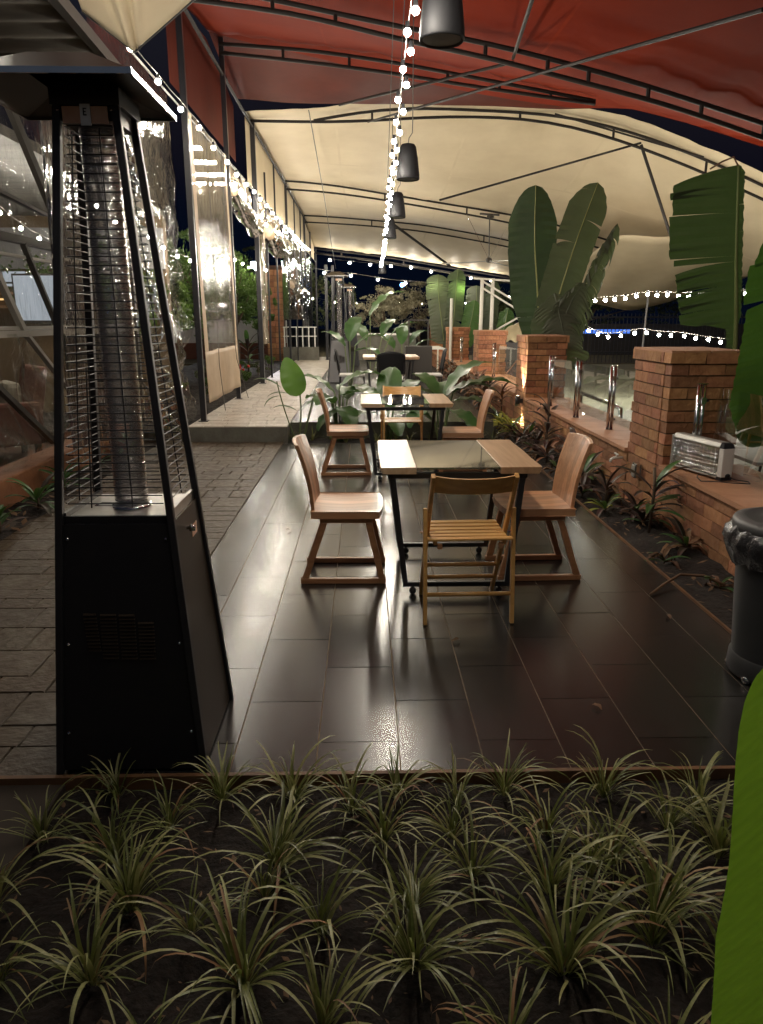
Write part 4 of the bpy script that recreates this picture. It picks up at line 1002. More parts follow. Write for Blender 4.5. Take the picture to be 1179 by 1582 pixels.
T2 = dup(T1, (.405, 7.36, 0), 0, 'second square wood and glass table, before the planting bed')
T3 = dup(T1, (.42, 11.95, UZ), 0, 'small-looking third wood and glass table on the upper terrace')

# ================================================================ solid wood chairs (facing +x)
def make_chair(label, loc, rz):
    t = thing('wooden_chair', label, 'chair', loc, rz, 'red-brown solid wood chairs')
    def seat(u, v, top):
        x = lerp(-.19, .205, u); y = lerp(-.235, .235, v)
        dip = .012 * math.sin(PI * min(1, u * 1.1)) * (1 - (2 * v - 1) ** 4)
        fx = .022 * (1 - (2 * v - 1) ** 2) * u      # curved front edge
        return (x + fx, y, (.452 - dip) if top else .412)
    mb = MB(); n1, n2 = 16, 16
    mb.grid(lambda u, v: seat(u, v, True), n1, n2); mb.grid(lambda u, v: seat(v, u, False), n1, n2)
    for e in range(4):
        pr = [lambda s: (s, 0), lambda s: (1, s), lambda s: (1 - s, 1), lambda s: (0, 1 - s)][e]
        mb.grid(lambda u, v, pr=pr: seat(*pr(v), top=u > .5), 1, 16)
    o = part('seat', mb, 'wood_red', t, smooth=False)
    wd = o.modifiers.new('w', 'WELD'); wd.merge_threshold = .0005; bv = o.modifiers.new('b', 'BEVEL'); bv.width = .004; bv.segments = 2; bv.limit_method = 'ANGLE'; bv.angle_limit = .9
    # curved, slightly S-shaped backrest
    def back(u, v, side):
        y = lerp(-.20, .20, v); z = lerp(.424, .845, u)
        cx = -.178 - .085 * u - .018 * math.sin(u * PI) * -1 - .034 * (1 - (2 * v - 1) ** 2) * (0.35 + .65 * u)
        return (cx + (.011 if side else -.011), y * (1 + .04 * u), z - .010 * (2 * v - 1) ** 2 * u)
    mb = MB(); mb.grid(lambda u, v: back(u, v, True), 18, 16); mb.grid(lambda u, v: back(v, u, False), 16, 18)
    for e in range(4):
        pr = [lambda s: (s, 0), lambda s: (1, s), lambda s: (1 - s, 1), lambda s: (0, 1 - s)][e]
        mb.grid(lambda u, v, pr=pr: back(*pr(v), side=u < .5), 1, 18 if e % 2 == 0 else 16)
    o = part('backrest', mb, 'wood_red', t)
    wd = o.modifiers.new('w', 'WELD'); wd.merge_threshold = .0005; bv = o.modifiers.new('b', 'BEVEL'); bv.width = .004; bv.segments = 2; bv.limit_method = 'ANGLE'; bv.angle_limit = .9
    for y in (-.195, .19):
        c = .016
        for (xt, xb) in ((-.115, -.232), (.145, .222)):
            part('leg', MB().hexa([(xb - .022, y - c, .034), (xb + .018, y - c, .034), (xb + .018, y + c, .034), (xb - .022, y + c, .034)],
                                  [(xt - .020, y - c, .376), (xt + .018, y - c, .376), (xt + .018, y + c, .376), (xt - .020, y + c, .376)]), 'wood_frame', t, bevel=.003)
        part('top_rail', MB().box(-.142, .168, y - c, y + c, .3765, .411), 'wood_frame', t, bevel=.003)
        part('runner', MB().box(-.262, .246, y - c - .001, y + c + .001, 0.001, .0335), 'wood_frame', t, bevel=.003)
    for x in (-.10, .13): part('cross_bar', MB().box(x - .016, x + .016, -.178, .173, .380, .409), 'wood_frame', t, bevel=.002)
    return t
C1 = make_chair('red-brown wooden chair at the nearer table, on its tiled path side', (-.12, 4.28, 0), math.radians(-1.0))
for ch_ in list(kids(C1)): pass
C2 = dup(C1, (1.035, 4.30, 0), math.radians(181.5), 'red-brown wooden chair at the nearer table, on its brick wall side')
C3 = dup(C1, (-.185, 7.36, 0), math.radians(1.5), 'wooden chair at the second table, beside the tall round-leaved plant')
C4 = dup(C1, (.97, 7.20, 0), math.radians(178), 'wooden chair at the second table, before the wall plants')

# ================================================================ folding chairs (sitter faces +y)
def make_folding(label, loc, rz):
    t = thing('folding_chair', label, 'chair', loc, rz, 'honey-coloured folding chairs')
    A = lambda z: lerp(.25, -.25, z / .80)       # y on the long frame
    for s in (-1, 1):
        part('long_leg', MB().bar((s * .203, .25, .004), (s * .203, -.25, .80), .020, .034, up=(0, 1, .3)), 'wood_honey', t, bevel=.003)
        part('short_leg', MB().bar((s * .2255, -.19, .004), (s * .2255, -.118, .605), .020, .032, up=(0, 1, 0)), 'wood_honey', t, bevel=.003)
        part('seat_rail', MB().bar((s * .176, -.165, .436), (s * .176, .175, .440), .018, .026), 'wood_honey', t, bevel=.002)
        part('hinge_bolt', MB().tube([(s * .16, -.03, .452), (s * .242, -.03, .452)], .006, 8), 'steel', t)
        part('foot_block', MB().box(s * .155 - .012, s * .155 + .012, -.185, -.16, .408, .432), 'wood_frame', t)
    def back(u, v, side):
        x = lerp(-.198, .198, v); z = lerp(.702, .790, u); c = -.040 * (1 - (2 * v - 1) ** 2)
        y = A(z) + c + (.008 if side else -.008) - .004
        return (x, y, z + .010 * (abs(2 * v - 1) ** 3) * (1 if u > .5 else .4))
    mb = MB(); mb.grid(lambda u, v: back(u, v, True), 5, 18); mb.grid(lambda u, v: back(v, u, False), 18, 5)
    mb.grid(lambda u, v: back(1, v, u < .5), 1, 18); mb.grid(lambda u, v: back(0, v, u > .5), 1, 18)
    o = part('backrest', mb, 'wood_honey', t, smooth=False)
    wd = o.modifiers.new('w', 'WELD'); wd.merge_threshold = .0005; bv = o.modifiers.new('b', 'BEVEL'); bv.width = .003; bv.segments = 2; bv.limit_method = 'ANGLE'; bv.angle_limit = .9
    for k in range(6):
        y = lerp(-.162, .150, k / 5)
        part('slat', MB().box(-.197 if k else -.217, .197 if k else .217, y - .022, y + .022, .4495 - .004 * math.sin(PI * k / 5), .461 - .004 * math.sin(PI * k / 5)), 'wood_honey', t, bevel=.003)
    part('rung', MB().tube([(-.193, A(.225), .225), (.193, A(.225), .225)], .012, 10), 'wood_honey', t, smooth=True)
    part('rung', MB().tube([(-.193, A(.133), .133), (.193, A(.133), .133)], .012, 10), 'wood_honey', t, smooth=True)
    part('rung', MB().tube([(-.216, -.171, .160), (.216, -.171, .160)], .011, 10), 'wood_honey', t, smooth=True)
    return t
F1 = make_folding('honey-coloured folding chair in front of the nearer table, back turned', (.525, 3.655, 0), math.radians(1.5))
F2 = dup(F1, (.415, 7.92, 0), PI, 'honey-coloured folding chair at the far side of the second table')

# dark chairs at the third table
def dark_chair(label, loc, rz):
    t = thing('black_chair', label, 'chair', loc, rz, 'black chairs on the upper terrace')
    part('seat', MB().box(-.21, .21, -.21, .21, .43, .46), 'white_paint', t, bevel=.01)
    part('backrest', MB().grid(lambda u, v: (lerp(-.21, .21, v), .20 + .05 * u + .03 * (1 - (2 * v - 1) ** 2), lerp(.52, .86, u) - .05 * (2 * v - 1) ** 2 * u), 8, 12), 'black_plastic', t, smooth=True, solid=.015)
    for x in (-.19, .19):
        for y in (-.19, .19): part('leg', MB().tube([(x * 1.12, y * 1.12, 0), (x, y, .43)], .011, 8), 'black_steel', t)
        part('back_post', MB().tube([(x, .2, .44), (x, .235, .70)], .010, 8), 'black_steel', t)
    return t
D1 = dark_chair('black chair with pale seat in front of the third table', (.40, 11.2, UZ), PI)
dup(D1, (1.05, 12.0, UZ), -PI / 2, 'black chair beside the third table, by the brick wall side')
dup(D1, (-.2, 12.0, UZ), PI / 2, 'black chair beside the third table, by the pale path side')
# framed stand beyond third table
sg = thing('framed_stand', 'black framed glass stand with dark base near the third pillar', 'stand', (1.24, 17.0, UZ))
part('base', MB().box(-.30, .30, -.2, .2, 0, .72), 'dark_frame', sg)
for x in (-.22, .22): part('upright', MB().box(x - .015, x + .015, -.015, .015, .72, 1.28), 'dark_frame', sg)
part('top_bar', MB().box(-.235, .235, -.0145, .0145, 1.28, 1.31), 'dark_frame', sg); part('pane', MB().box(-.205, .205, -.003, .003, .73, 1.28), 'glass', sg)

# ================================================================ infrared heater on the wall
ih = thing('infrared_heater', 'silver infrared heater with wire guard leaning on the wall cap', 'heater', (2.345, 5.40, .448), math.atan2(-.47, .115))
LH = .50
part('back_shell', MB().box(0, LH, .03, .085, 0.01, .235), 'silver_plastic', ih, bevel=.012)
part('top_shell', MB().hexa([(-.006, -.012, .215), (LH + .0, -.012, .215), (LH + .0, .09, .222), (-.006, .09, .222)], [(0, .008, .252), (LH, .008, .252), (LH, .085, .248), (0, .085, .248)]), 'silver_plastic', ih, bevel=.008)
part('bottom_shell', MB().box(-.004, LH, -.008, .086, 0, .012), 'silver_plastic', ih, bevel=.003)
part('end_cap', MB().box(LH, LH + .045, -.006, .086, 0.012, .212), 'white_paint', ih, bevel=.006)
part('end_corner', MB().hexa([(LH, -.010, .213), (LH + .045, -.008, .213), (LH + .045, .088, .213), (LH, .09, .213)], [(LH + .0, .006, .254), (LH + .026, .010, .250), (LH + .026, .082, .246), (LH, .085, .250)]), 'black_plastic', ih, bevel=.004)
part('end_foot', MB().box(LH - .01, LH + .045, -.004, .084, -.008, .0115), 'black_plastic', ih)
part('end_cap', MB().box(-.016, 0, -.008, .086, 0, .235), 'silver_plastic', ih, bevel=.006)
part('reflector', MB().grid(lambda u, v: (lerp(.01, LH - .01, u), .028 - .022 * (2 * v - 1) ** 2 - .0, lerp(.018, .212, v)), 6, 12), 'reflector', ih, smooth=True)
for z in (.085, .15): part('heating_tube', MB().tube([(.015, .006, z), (LH - .015, .006, z)], .007, 10), 'reflector', ih, smooth=True)
gw = MB().tube([(0, 0, -.5), (0, 0, .5)], 1, 6).mesh('guard_wire', M['steel'])
for k in range(12): link('guard_wire', gw, ih, (.03 + k * (LH - .06) / 11, -.012, .115), (0, 0, 0), (.0015, .0015, .195))
gh = MB().tube([(-.5, 0, 0), (.5, 0, 0)], 1, 6).mesh('guard_wire', M['steel'])
for k in range(7): link('guard_wire', gh, ih, (LH / 2, -.014, .03 + k * .028), (0, 0, 0), (LH - .01, .0013, .0013))
pc = thing('power_cable', 'black power cable with plug lying on the brick wall cap', 'cable')
part('cord', MB().tube([(2.50, 4.93, .60), (2.47, 4.90, .52), (2.44, 4.95, .462), (2.38, 5.02, .452), (2.34, 4.95, .45), (2.33, 4.86, .44), (2.40, 4.80, .450), (2.50, 4.74, .451), (2.60, 4.72, .451), (2.62, 4.78, .451), (2.56, 4.84, .452), (2.53, 4.87, .46)], .004, 6), 'cable', pc, smooth=True)
part('plug', MB().ball((0, 0, 0), .020, 10, 6), 'black_plastic', pc, loc=(2.52, 4.89, .470), scale=(1.3, 1, .8), smooth=True)
for k in (-.008, .008, .0): part('pin', MB().tube([(2.52 + k, 4.89, .48), (2.505 + k, 4.885, .503)], .0028, 6), 'steel', pc)

# socket box and tap on the near pillar
so = thing('socket_box', 'grey weatherproof socket box on the side of near brick pillar', 'socket box', (2.306, 5.92, .30))
part('housing', MB().box(-.05, 0, -.045, .045, -.065, .06), 'steel', so, bevel=.006)
part('cover', MB().box(-.06, -.051, -.035, .035, -.05, .045), 'silver_plastic', so, bevel=.004)
part('bracket', MB().box(-.010, -.001, -.06, .06, -.055, .05), 'steel', so)
tp = thing('garden_tap', 'small pale garden tap on the brick wall by the socket box', 'tap', (2.27, 6.32, .33))
part('spout', MB().tube([(.03, 0, 0), (-.05, 0, 0), (-.075, 0, -.015), (-.08, 0, -.04)], .012, 10), 'white_metal', tp, smooth=True)
part('handle', MB().tube([(-.03, -.04, .035), (-.03, .04, .035)], .008, 8).tube([(-.03, 0, 0), (-.03, 0, .035)], .006, 8), 'white_metal', tp)

# up-and-down wall lamp at the lit pillar
wl = thing('wall_lamp', 'small black up-and-down lamp lighting the second brick pillar', 'lamp', (2.235, 10.60, .37))
part('body', MB().lathe([(.034, -.075), (.036, -.075), (.036, .075), (.034, .075), (.034, -.075)], 20), 'black_steel', wl, smooth=True)
part('mount', MB().box(.03, .075, -.02, .02, -.03, .03), 'black_steel', wl)
for s in (-1, 1):
    part('lens', MB().lathe([(.001, s * .070), (.033, s * .070)], 18), 'lamp_lens', wl)
    ld = bpy.data.lights.new('lamp_beam', 'SPOT'); ld.energy = 190; ld.color = (1, .82, .58); ld.spot_size = math.radians(70); ld.spot_blend = .45; ld.shadow_soft_size = .02
    lo = bpy.data.objects.new('lamp_beam', ld); col.objects.link(lo); lo.parent = wl; lo.location = (0, 0, s * .085); lo.rotation_euler = (0 if s < 0 else PI, 0, 0)

# ================================================================ rubbish bin
bn = thing('rubbish_bin', 'tall black wheeled rubbish bin with grey lid and plastic liner', 'bin', (1.80, 2.88, 0))
part('body', MB().lathe([(.001, .035), (.165, .035), (.176, .05), (.180, .10), (.178, .12), (.198, .40), (.208, .60), (.218, .66), (.214, .665), (.001, .66)], 44), 'bin', bn, smooth=True)
part('base_ring', MB().lathe([(.15, .02), (.186, .02), (.190, .035), (.186, .10), (.176, .115)], 44), 'bin', bn, smooth=True)
for a in (2.6, 3.6, 5.2): part('wheel', MB().ball((0, 0, 0), .022, 12, 8), 'steel', bn, loc=(.175 * math.cos(a), .175 * math.sin(a), .022), smooth=True)
rr = random.Random(5)
def liner(u, v):
    a = u * 2 * PI
    r = [.219, .250, .262, .244, .226, .217][int(round(v * 5))] + .016 * NZ.noise(Vector((math.cos(a) * 6, math.sin(a) * 6, v * 3))) + .008 * math.sin(a * 17 + v * 5)
    z = [.69, .675, .635, .595, .575, .565][int(round(v * 5))] + .02 * NZ.noise(Vector((math.cos(a) * 3, math.sin(a) * 3, 4))) * (v > .5) - .05 * v * max(0, math.cos(a - 2.9))
    return (r * math.cos(a), r * math.sin(a), z)
part('liner', MB().grid(liner, 120, 5), 'bag', bn, smooth=True)
part('lid', MB().lathe([(.228, .665), (.236, .668), (.238, .700), (.232, .712), (.20, .722), (.185, .722), (.17, .714), (.09, .722), (.001, .724)], 48), 'bin_lid', bn, smooth=True)

# white low table and things in the courtyard
wt = thing('courtyard_table', 'low white table in the courtyard behind the infrared heater', 'table', (3.42, 5.85, -.04))
part('tabletop', MB().box(-.38, .38, -.38, .38, .46, .49), 'white_paint', wt, bevel=.004)
for x in (-.33, .33):
    for y in (-.33, .33): part('leg', MB().tube([(x * 1.1, y, 0), (x * .95, y, .46)], .010, 6), 'black_steel', wt)
# white steel frame by the third pillar
wf = thing('white_steel_frame', 'white steel truss frame standing behind the third pillar', 'frame', (0, 0, 0))
for x in (2.97, 3.24): part('column', MB().tube([(x, 19, -.05), (x, 19, 2.5)], .045, 10), 'white_metal', wf, smooth=True)
for p, q in [((3.0, 19, 2.42), (4.6, 18.6, 1.45)), ((3.0, 19, 2.26), (4.6, 18.6, 1.28)), ((3.05, 19.1, 1.05), (4.2, 18.9, 1.72)), ((3.3, 19.1, 1.05), (4.4, 18.9, 1.68)), ((3.9, 18.9, 1.5), (3.9, 18.9, 1.85)), ((4.0, 18.8, 1.9), (4.25, 18.8, 1.5)), ((2.75, 19, 2.50), (4.0, 19, 2.42))]:
    part('diagonal', MB().tube([p, q], .024, 8), 'white_metal', wf)
pp = thing('white_pole', 'short white pole standing by the fourth brick pillar', 'pole', (2.35, 20.2, 0)); part('pole', MB().tube([(0, 0, 0), (0, 0, 2.05)], .04, 10), 'white_metal', pp)
kc = thing('folded_canvas', 'heap of folded khaki canvas behind the third pillar', 'canvas', (3.75, 17.6, 0))
part('canvas', MB().grid(lambda u, v: (-.65 + 1.5 * u, -.4 + .8 * v, 1.02 + .42 * math.sin(PI * min(1, u * 1.05)) ** .8 * math.sin(PI * v) ** .5 + .03 * math.sin(u * 40 + v * 9)), 60, 14), 'khaki', kc, smooth=True)
part('stand', MB().box(-.6, .8, -.3, .3, -.05, 1.0), 'dark_wall', kc)

# far settings
bf = thing('bar_fence', 'tall dark bar fence across the far end of the courtyard', 'fence', (0, 0, 0))
fb = MB().box(-.5, .5, -.5, .5, 0, 1).mesh('bar', M['black_steel'])
for k in range(110): link('bar', fb, bf, (3.4 + k * .14, 27.0, -.05), (0, 0, 0), (.022, .022, 1.75))
for z in (.3, 1.55): part('fence_rail', MB().box(3.3, 18.8, 26.97, 27.03, z, z + .05), 'black_steel', bf)
dw = thing('dark_boundary_wall', 'dark boundary wall beyond the courtyard fence', 'wall', (0, 0, 0))
part('wall_face', MB().box(3, 30, 33, 33.3, -.1, 1.3), 'dark_wall', dw)
bp_ = thing('blue_lamp', 'small bright blue lamp behind the far trees', 'lamp', (1.72, 34, 2.98)); part('lamp_globe', MB().ball((0, 0, 0), .10, 12, 8), 'blue_led', bp_)
part('pole', MB().tube([(0, 0.1, -3), (0, 0.1, 0)], .04, 8), 'dark_frame', bp_)
bl2 = thing('blue_strip_light', 'blue strip light glowing along the dark fence', 'light', (9.0, 29.5, .95))
part('strip', MB().box(-1.6, 1.6, -.03, .03, 0, .16), emissive('blue_strip', (.10, .26, 1.0), .9), bl2); part('pole', MB().box(-.04, .04, .05, .1, -1, 0), 'dark_frame', bl2)
lt = thing('umbrella_pole', 'thin pale pole rising beyond the blue lit fence', 'pole', (8.3, 22, 0)); part('pole', MB().tube([(0, 0, 0), (0.05, 0, 2.6)], .03, 8), 'grey_wall', lt)
lt2 = dup(lt, (6.9, 24, 0), 0, 'second thin pole beyond the courtyard fence')
wb = thing('white_garden_wall', 'white garden wall behind the shrubs between black posts', 'wall', (0, 0, 0))
part('wall_face', MB().box(-14, -3.1, 30, 30.2, -.1, 1.45), 'white_paint', wb); part('base_band', MB().box(-14, -3.1, 29.95, 30, -.1, .58), 'rust_cloth', wb)
gp = thing('brick_garden_pier', 'slim brick pier behind the white balustrade', 'pier', (-2.95, 25.0, 0))
part('core', MB().box(-.28, .28, 0, .5, 0, 3.2), 'mortar', gp)
for k in range(34): link('brick', BRK[k % 6], gp, ((-.14 if k % 2 else .14), -.02, .1 + (k // 2) * .18), (0, 0, 0), (.27, .05, .165))
bal = thing('white_balustrade', 'white metal balustrade beside the far end of the path', 'balustrade', (0, 24.6, 0))
for k in range(6): part('baluster', MB().box(-2.62 + k * .2 - .018, -2.62 + k * .2 + .018, -.018, .018, .62, 1.24), 'white_metal', bal)
for z in (1.24, .95): part('rail', MB().box(-2.66, -1.55, -.02, .02, z, z + .03), 'white_metal', bal)
part('plinth', MB().box(-2.66, -1.5, -.15, .15, 0, .62), 'concrete', bal)
wh = thing('pale_planter_wall', 'low pale wall below the round far tree', 'wall', (0, 24.4, 0)); part('wall_face', MB().box(-.6, 1.7, 0, .3, -.05, 1.0), 'concrete', wh); part('cap', MB().box(-.64, 1.74, -.04, .34, 1.0, 1.06), 'white_paint', wh)
wb2 = thing('white_bench', 'white slatted bench on the upper terrace near the wall', 'bench', (1.62, 18.5, UZ))
for k in range(4): part('slat', MB().box(-.3, .3, -.9 + k * .45 - .06, -.9 + k * .45 + .06, .62, .65), 'white_metal', wb2)
for x in (-.27, .27):
    for y in (-.9, .5): part('leg', MB().tube([(x, y, 0), (x, y, .62)], .02, 8), 'white_metal', wb2)

# floodlight at the far side, behind the posts: it whitens the path and glints in the tiles
fl = thing('floodlight', 'bright cool floodlight behind the curtains at the far end', 'floodlight', (-3.7, 26.2, 3.3), 0)
part('housing', MB().box(-.16, .16, .03, .10, -.11, .11), 'black_steel', fl, bevel=.01)
part('lens', MB().box(-.14, .14, .02, .029, -.09, .09), emissive('flood_lens', (.86, .93, 1.0), 900), fl)
part('pole', MB().tube([(0, .07, -3.3), (0, .07, -.1)], .04, 8), 'dark_frame', fl)
# ================================================================ plants
def blade_mesh(name, m, L_, w, droop, curl=0.0, n=9, fold=.25, seed=0):
    """a strap leaf growing up from the origin and arching over toward +x"""
    vs = []; fs = []; x = z = 0.0; ang = math.radians(82 - curl * 10); rr = random.Random(seed)
    for i in range(n + 1):
        t = i / n
        ww = w * (0.55 + .45 * min(1, t * 5)) * (1 - t ** 2.6) ** .8 + .0004
        yy = .012 * math.sin(t * 4 + seed)
        vs += [(x - math.sin(ang) * ww * fold, yy - ww, z + ww * fold * math.cos(ang)), (x, yy, z), (x - math.sin(ang) * ww * fold, yy + ww, z + ww * fold * math.cos(ang))]
        x += math.cos(ang) * L_ / n; z += math.sin(ang) * L_ / n
        ang -= math.radians(droop) / n * (0.35 + 1.3 * t)
    for i in range(n):
        a = i * 3
        fs += [(a, a + 1, a + 4, a + 3), (a + 1, a + 2, a + 5, a + 4)]
    return MB().add(vs, fs).mesh(name, M[m] if isinstance(m, str) else m, True)
BL = []
for i, (l, w, d, m) in enumerate([(.30, .0058, 95, 'blade'), (.34, .0066, 125, 'blade_pale'), (.26, .0060, 70, 'blade'), (.36, .0062, 150, 'blade'), (.30, .0066, 110, 'blade_pale'),
                                  (.22, .0050, 60, 'blade'), (.33, .0058, 165, 'blade_dry'), (.28, .0070, 45, 'blade_pale'), (.31, .0060, 135, 'blade')]):
    BL.append(blade_mesh('leaf', m, l * 1.25, w * .90, d, n=9, seed=i))
def clump(x, y, s, label, n=46, z=-.02, group='strappy grass clumps in the front bed', weights=None, name='grass_clump', lean=1.0):
    t = thing(name, label, 'plant', (x, y, z), 0, group)
    for k in range(n):
        q = R.random() ** .8
        i = R.choices(range(9), weights or [6, 5, 5, 4, 4, 4, 1.5, 2.5, 4])[0]
        a = R.uniform(0, 2 * PI); tilt = lerp(-.15, .70, q) * lean
        sc_ = s * R.uniform(.45, 1.2)
        e = Euler((R.uniform(-.12, .12), tilt, a), 'XYZ')
        link('leaf', BL[i], t, (.022 * s * q * math.cos(a), .022 * s * q * math.sin(a), 0), tuple(Matrix.Rotation(a, 4, 'Z').to_3x3().to_4x4().__matmul__(Matrix.Rotation(tilt, 4, 'Y')).to_euler()), (sc_, sc_ * R.uniform(.8, 1.3), sc_))
    return t
rowsC = [
 ('in the row along the copper edging', [(-.84, 2.11, .62, 34), (-.48, 2.08, .66, 40), (-.22, 2.12, .78, 46), (.10, 2.12, .62, 40), (.44, 2.10, .68, 40), (.80, 2.11, .78, 50), (1.10, 2.02, .8, 46)]),
 ('in the second row', [(-1.00, 1.92, .72, 34), (-.76, 1.83, .80, 44), (-.27, 1.80, .98, 60), (.03, 1.90, .78, 52), (.245, 1.89, .62, 34), (.55, 1.88, .70, 40), (.72, 1.80, .88, 56), (1.02, 1.78, .82, 46)]),
 ('in the third row', [(-1.00, 1.66, .85, 48), (-.64, 1.62, .95, 56), (-.28, 1.70, .72, 30), (.12, 1.64, .88, 54), (.50, 1.66, .78, 48), (.82, 1.62, .86, 50)]),
 ('in the fourth row', [(-.88, 1.44, .8, 40), (-.64, 1.42, .85, 50), (-.30, 1.40, .98, 58), (.12, 1.42, .95, 60), (.46, 1.44, .98, 56), (.72, 1.47, .85, 46)]),
 ('in the row closest to the camera', [(-.98, 1.22, .75, 36), (-.45, 1.22, .6, 26), (.30, 1.21, .66, 30), (.66, 1.22, .72, 30)])]
for rl, L_ in rowsC:
    for i, (x, y, s, n) in enumerate(L_):
        extra = 'small ' if s < .7 else 'large ' if s > .9 else ''
        clump(x + R.uniform(-.03, .03), y + R.uniform(-.03, .03), s * R.uniform(.70, .88), f'{extra}grass clump, {ordinals[i]} from the heater side, {rl}', int(n * 1.05), weights=R.choice([None, [6, 5, 5, 2, 4, 5, 3, 4, 2], [4, 7, 3, 4, 6, 3, 4, 2, 4]]))
for i, (x, y, s) in enumerate([(-.62, 1.96, .55), (-.05, 2.03, .55), (.30, 2.05, .5), (.95, 1.93, .55), (-.46, 1.56, .6), (-.12, 1.55, .6), (.30, 1.74, .6), (.64, 1.73, .5), (-.10, 1.28, .6), (.88, 1.36, .6)]):
    clump(x, y, s, f'small tuft filling a gap between bigger clumps, {NTH[i]} of the fillers', 34, group='small filler tufts in the front bed')
# tufts at the foot of the step
for i in range(13):
    x = -.9 + i * .215 + R.uniform(-.04, .04)
    clump(x, 9.35 + R.uniform(-.08, .08), .62, f'low dark grass tuft below the upper terrace, {NTH[i]} from the pale path', 16, group='grass tufts in the step bed', name='grass_tuft')

# ---- broad leaves
def leaf_shape(L_, w, n=12, kind='lance', droop=.6, cup=.18, tilt0=1.2, wave=.0, seed=0):
    vs = []; fs = []; x = z = 0; ang = tilt0; k = 6
    for i in range(n + 1):
        t = i / n
        if kind == 'lance': ww = w * math.sin(PI * min(1, (t * .93 + .035))) ** .75
        elif kind == 'round': ww = w * (math.sin(PI * min(1, t ** .75 * .97 + .02)) ** .6)
        else: ww = w * min(1, (t * 6 + .15)) * (1 - t ** 5) ** .9
        ww = max(ww, .001)
        for j in range(k + 1):
            s = (j / k * 2 - 1)
            h = cup * ww * abs(s) + wave * ww * math.sin(i * 1.9 + seed) * abs(s) ** 2
            vs.append((x - math.sin(ang) * h, s * ww, z + math.cos(ang) * h))
        x += math.cos(ang) * L_ / n; z += math.sin(ang) * L_ / n; ang -= droop / n * (.4 + 1.2 * t)
    for i in range(n):
        for j in range(k):
            a = i * (k + 1) + j; fs.append((a, a + 1, a + k + 2, a + k + 1))
    return MB().add(vs, fs)
def leafy(name, label, cat, loc, leaves, group=None, stem=None, stemmat='stem'):
    """leaves: (start point, azimuth, elevation tilt, mesh, scale)"""
    t = thing(name, label, cat, loc, 0, group)
    for p, az, tl, me, s in leaves:
        o = link('leaf', me, t, p, tuple((Matrix.Rotation(az, 4, 'Z') @ Matrix.Rotation(tl, 4, 'Y')).to_euler()), (s,) * 3)
        if me.get('two_sided'): pass
    for pts, r in (stem or []): part('stem', MB().tube(pts, r, 7), stemmat, t, smooth=True)
    return t
LM = {
 'cord_p': [leaf_shape(.34, .028, 8, droop=.9 + .3 * i, cup=.35, seed=i).mesh('leaf', M['leaf_purple'], True) for i in range(3)],
 'cord_r': [leaf_shape(.30, .026, 8, droop=1.2 + .3 * i, cup=.35, seed=i).mesh('leaf', M['leaf_rust'], True) for i in range(2)],
 'cord_g': [leaf_shape(.30, .030, 8, droop=1.1, cup=.3).mesh('leaf', M['leaf_mid'], True)],
 'cord_y': [leaf_shape(.28, .030, 8, droop=1.3, cup=.3).mesh('leaf', M['leaf_yellow'], True)],
 'big': [leaf_shape(.70, .165, 14, droop=1.15 + .2 * i, cup=.20, wave=.10, tilt0=.95, seed=i).mesh('leaf', M['leaf_mid'], True) for i in range(3)],
 'dry': [leaf_shape(.26, .030, 8, droop=2.4, cup=.6, wave=.4).mesh('leaf', M['dead'], True)],
}
def cordyline(x, y, label, mix, n=11, s=1.0, z=-.02, h=.10, group='dark cordyline plants along the brick wall'):
    L_ = []
    for k in range(n):
        kind = R.choices(list(mix), list(mix.values()))[0]
        f = k / n
        L_.append(((R.uniform(-.01, .01), R.uniform(-.01, .01), h * s * (.5 + .6 * f)), R.uniform(0, 2 * PI), lerp(1.05, .05, f) + R.uniform(-.15, .15), R.choice(LM[kind]), s * R.uniform(.7, 1.1)))
    return leafy('cordyline', label, 'plant', (x, y, z), L_, group, [([(0, 0, 0), (.01, 0, h * s), (0, .01, h * s * 1.5)], .010 * s)], 'bark_dark')
spots = [(2.12, 5.15, 1.1, .30, dict(cord_p=3, cord_g=1), 'purple cordyline leaning over the wall cap below the infrared heater'),
         (2.08, 6.05, 1.0, .14, dict(cord_p=4, dry=1), 'dark cordyline below the grey socket box'),
         (1.98, 5.75, .75, .05, dict(cord_g=2, cord_y=1, cord_p=1), 'green and yellow plant at the tile edge by the near pillar'),
         (2.05, 6.65, 1.0, .12, dict(cord_p=3, cord_g=1), 'dark plant between the chair and the near pillar'),
         (2.14, 7.3, 1.1, .22, dict(cord_p=4), 'tall purple cordyline before the first glass-rail post'),
         (2.02, 7.9, 1.0, .10, dict(cord_p=2, cord_r=1), 'dark cordyline behind the near wooden chair'),
         (2.15, 8.5, 1.15, .20, dict(cord_p=3, cord_r=1), 'purple plant below the middle glass rail post'),
         (2.0, 9.1, 1.0, .1, dict(cord_r=2, cord_p=2), 'rusty plant before the wall lamp'),
         (1.95, 4.45, .55, .04, dict(dry=2, cord_g=1), 'sparse wilted plant on the bare soil'),
         (2.1, 4.0, .5, .03, dict(dry=2, cord_g=1), 'small wilted plant near the rubbish bin')]
for x, y, s, h, mix, l in spots: cordyline(x, y, l, mix, 13, s, h=h)
for i, (x, y) in enumerate([(2.15, 5.35), (2.2, 5.65), (1.95, 6.3), (2.18, 6.9), (1.98, 7.2), (2.2, 7.7), (2.0, 8.3), (2.18, 9.0), (2.2, 4.7), (1.98, 9.5), (2.2, 9.6)]):
    cordyline(x, y, f'low dark tangled plant at the foot of the wall, {NTH[i]} of those planted there', dict(cord_p=4, cord_g=1, dry=2), 16, .85, h=.05, group='low dark plants at the foot of the brick wall')
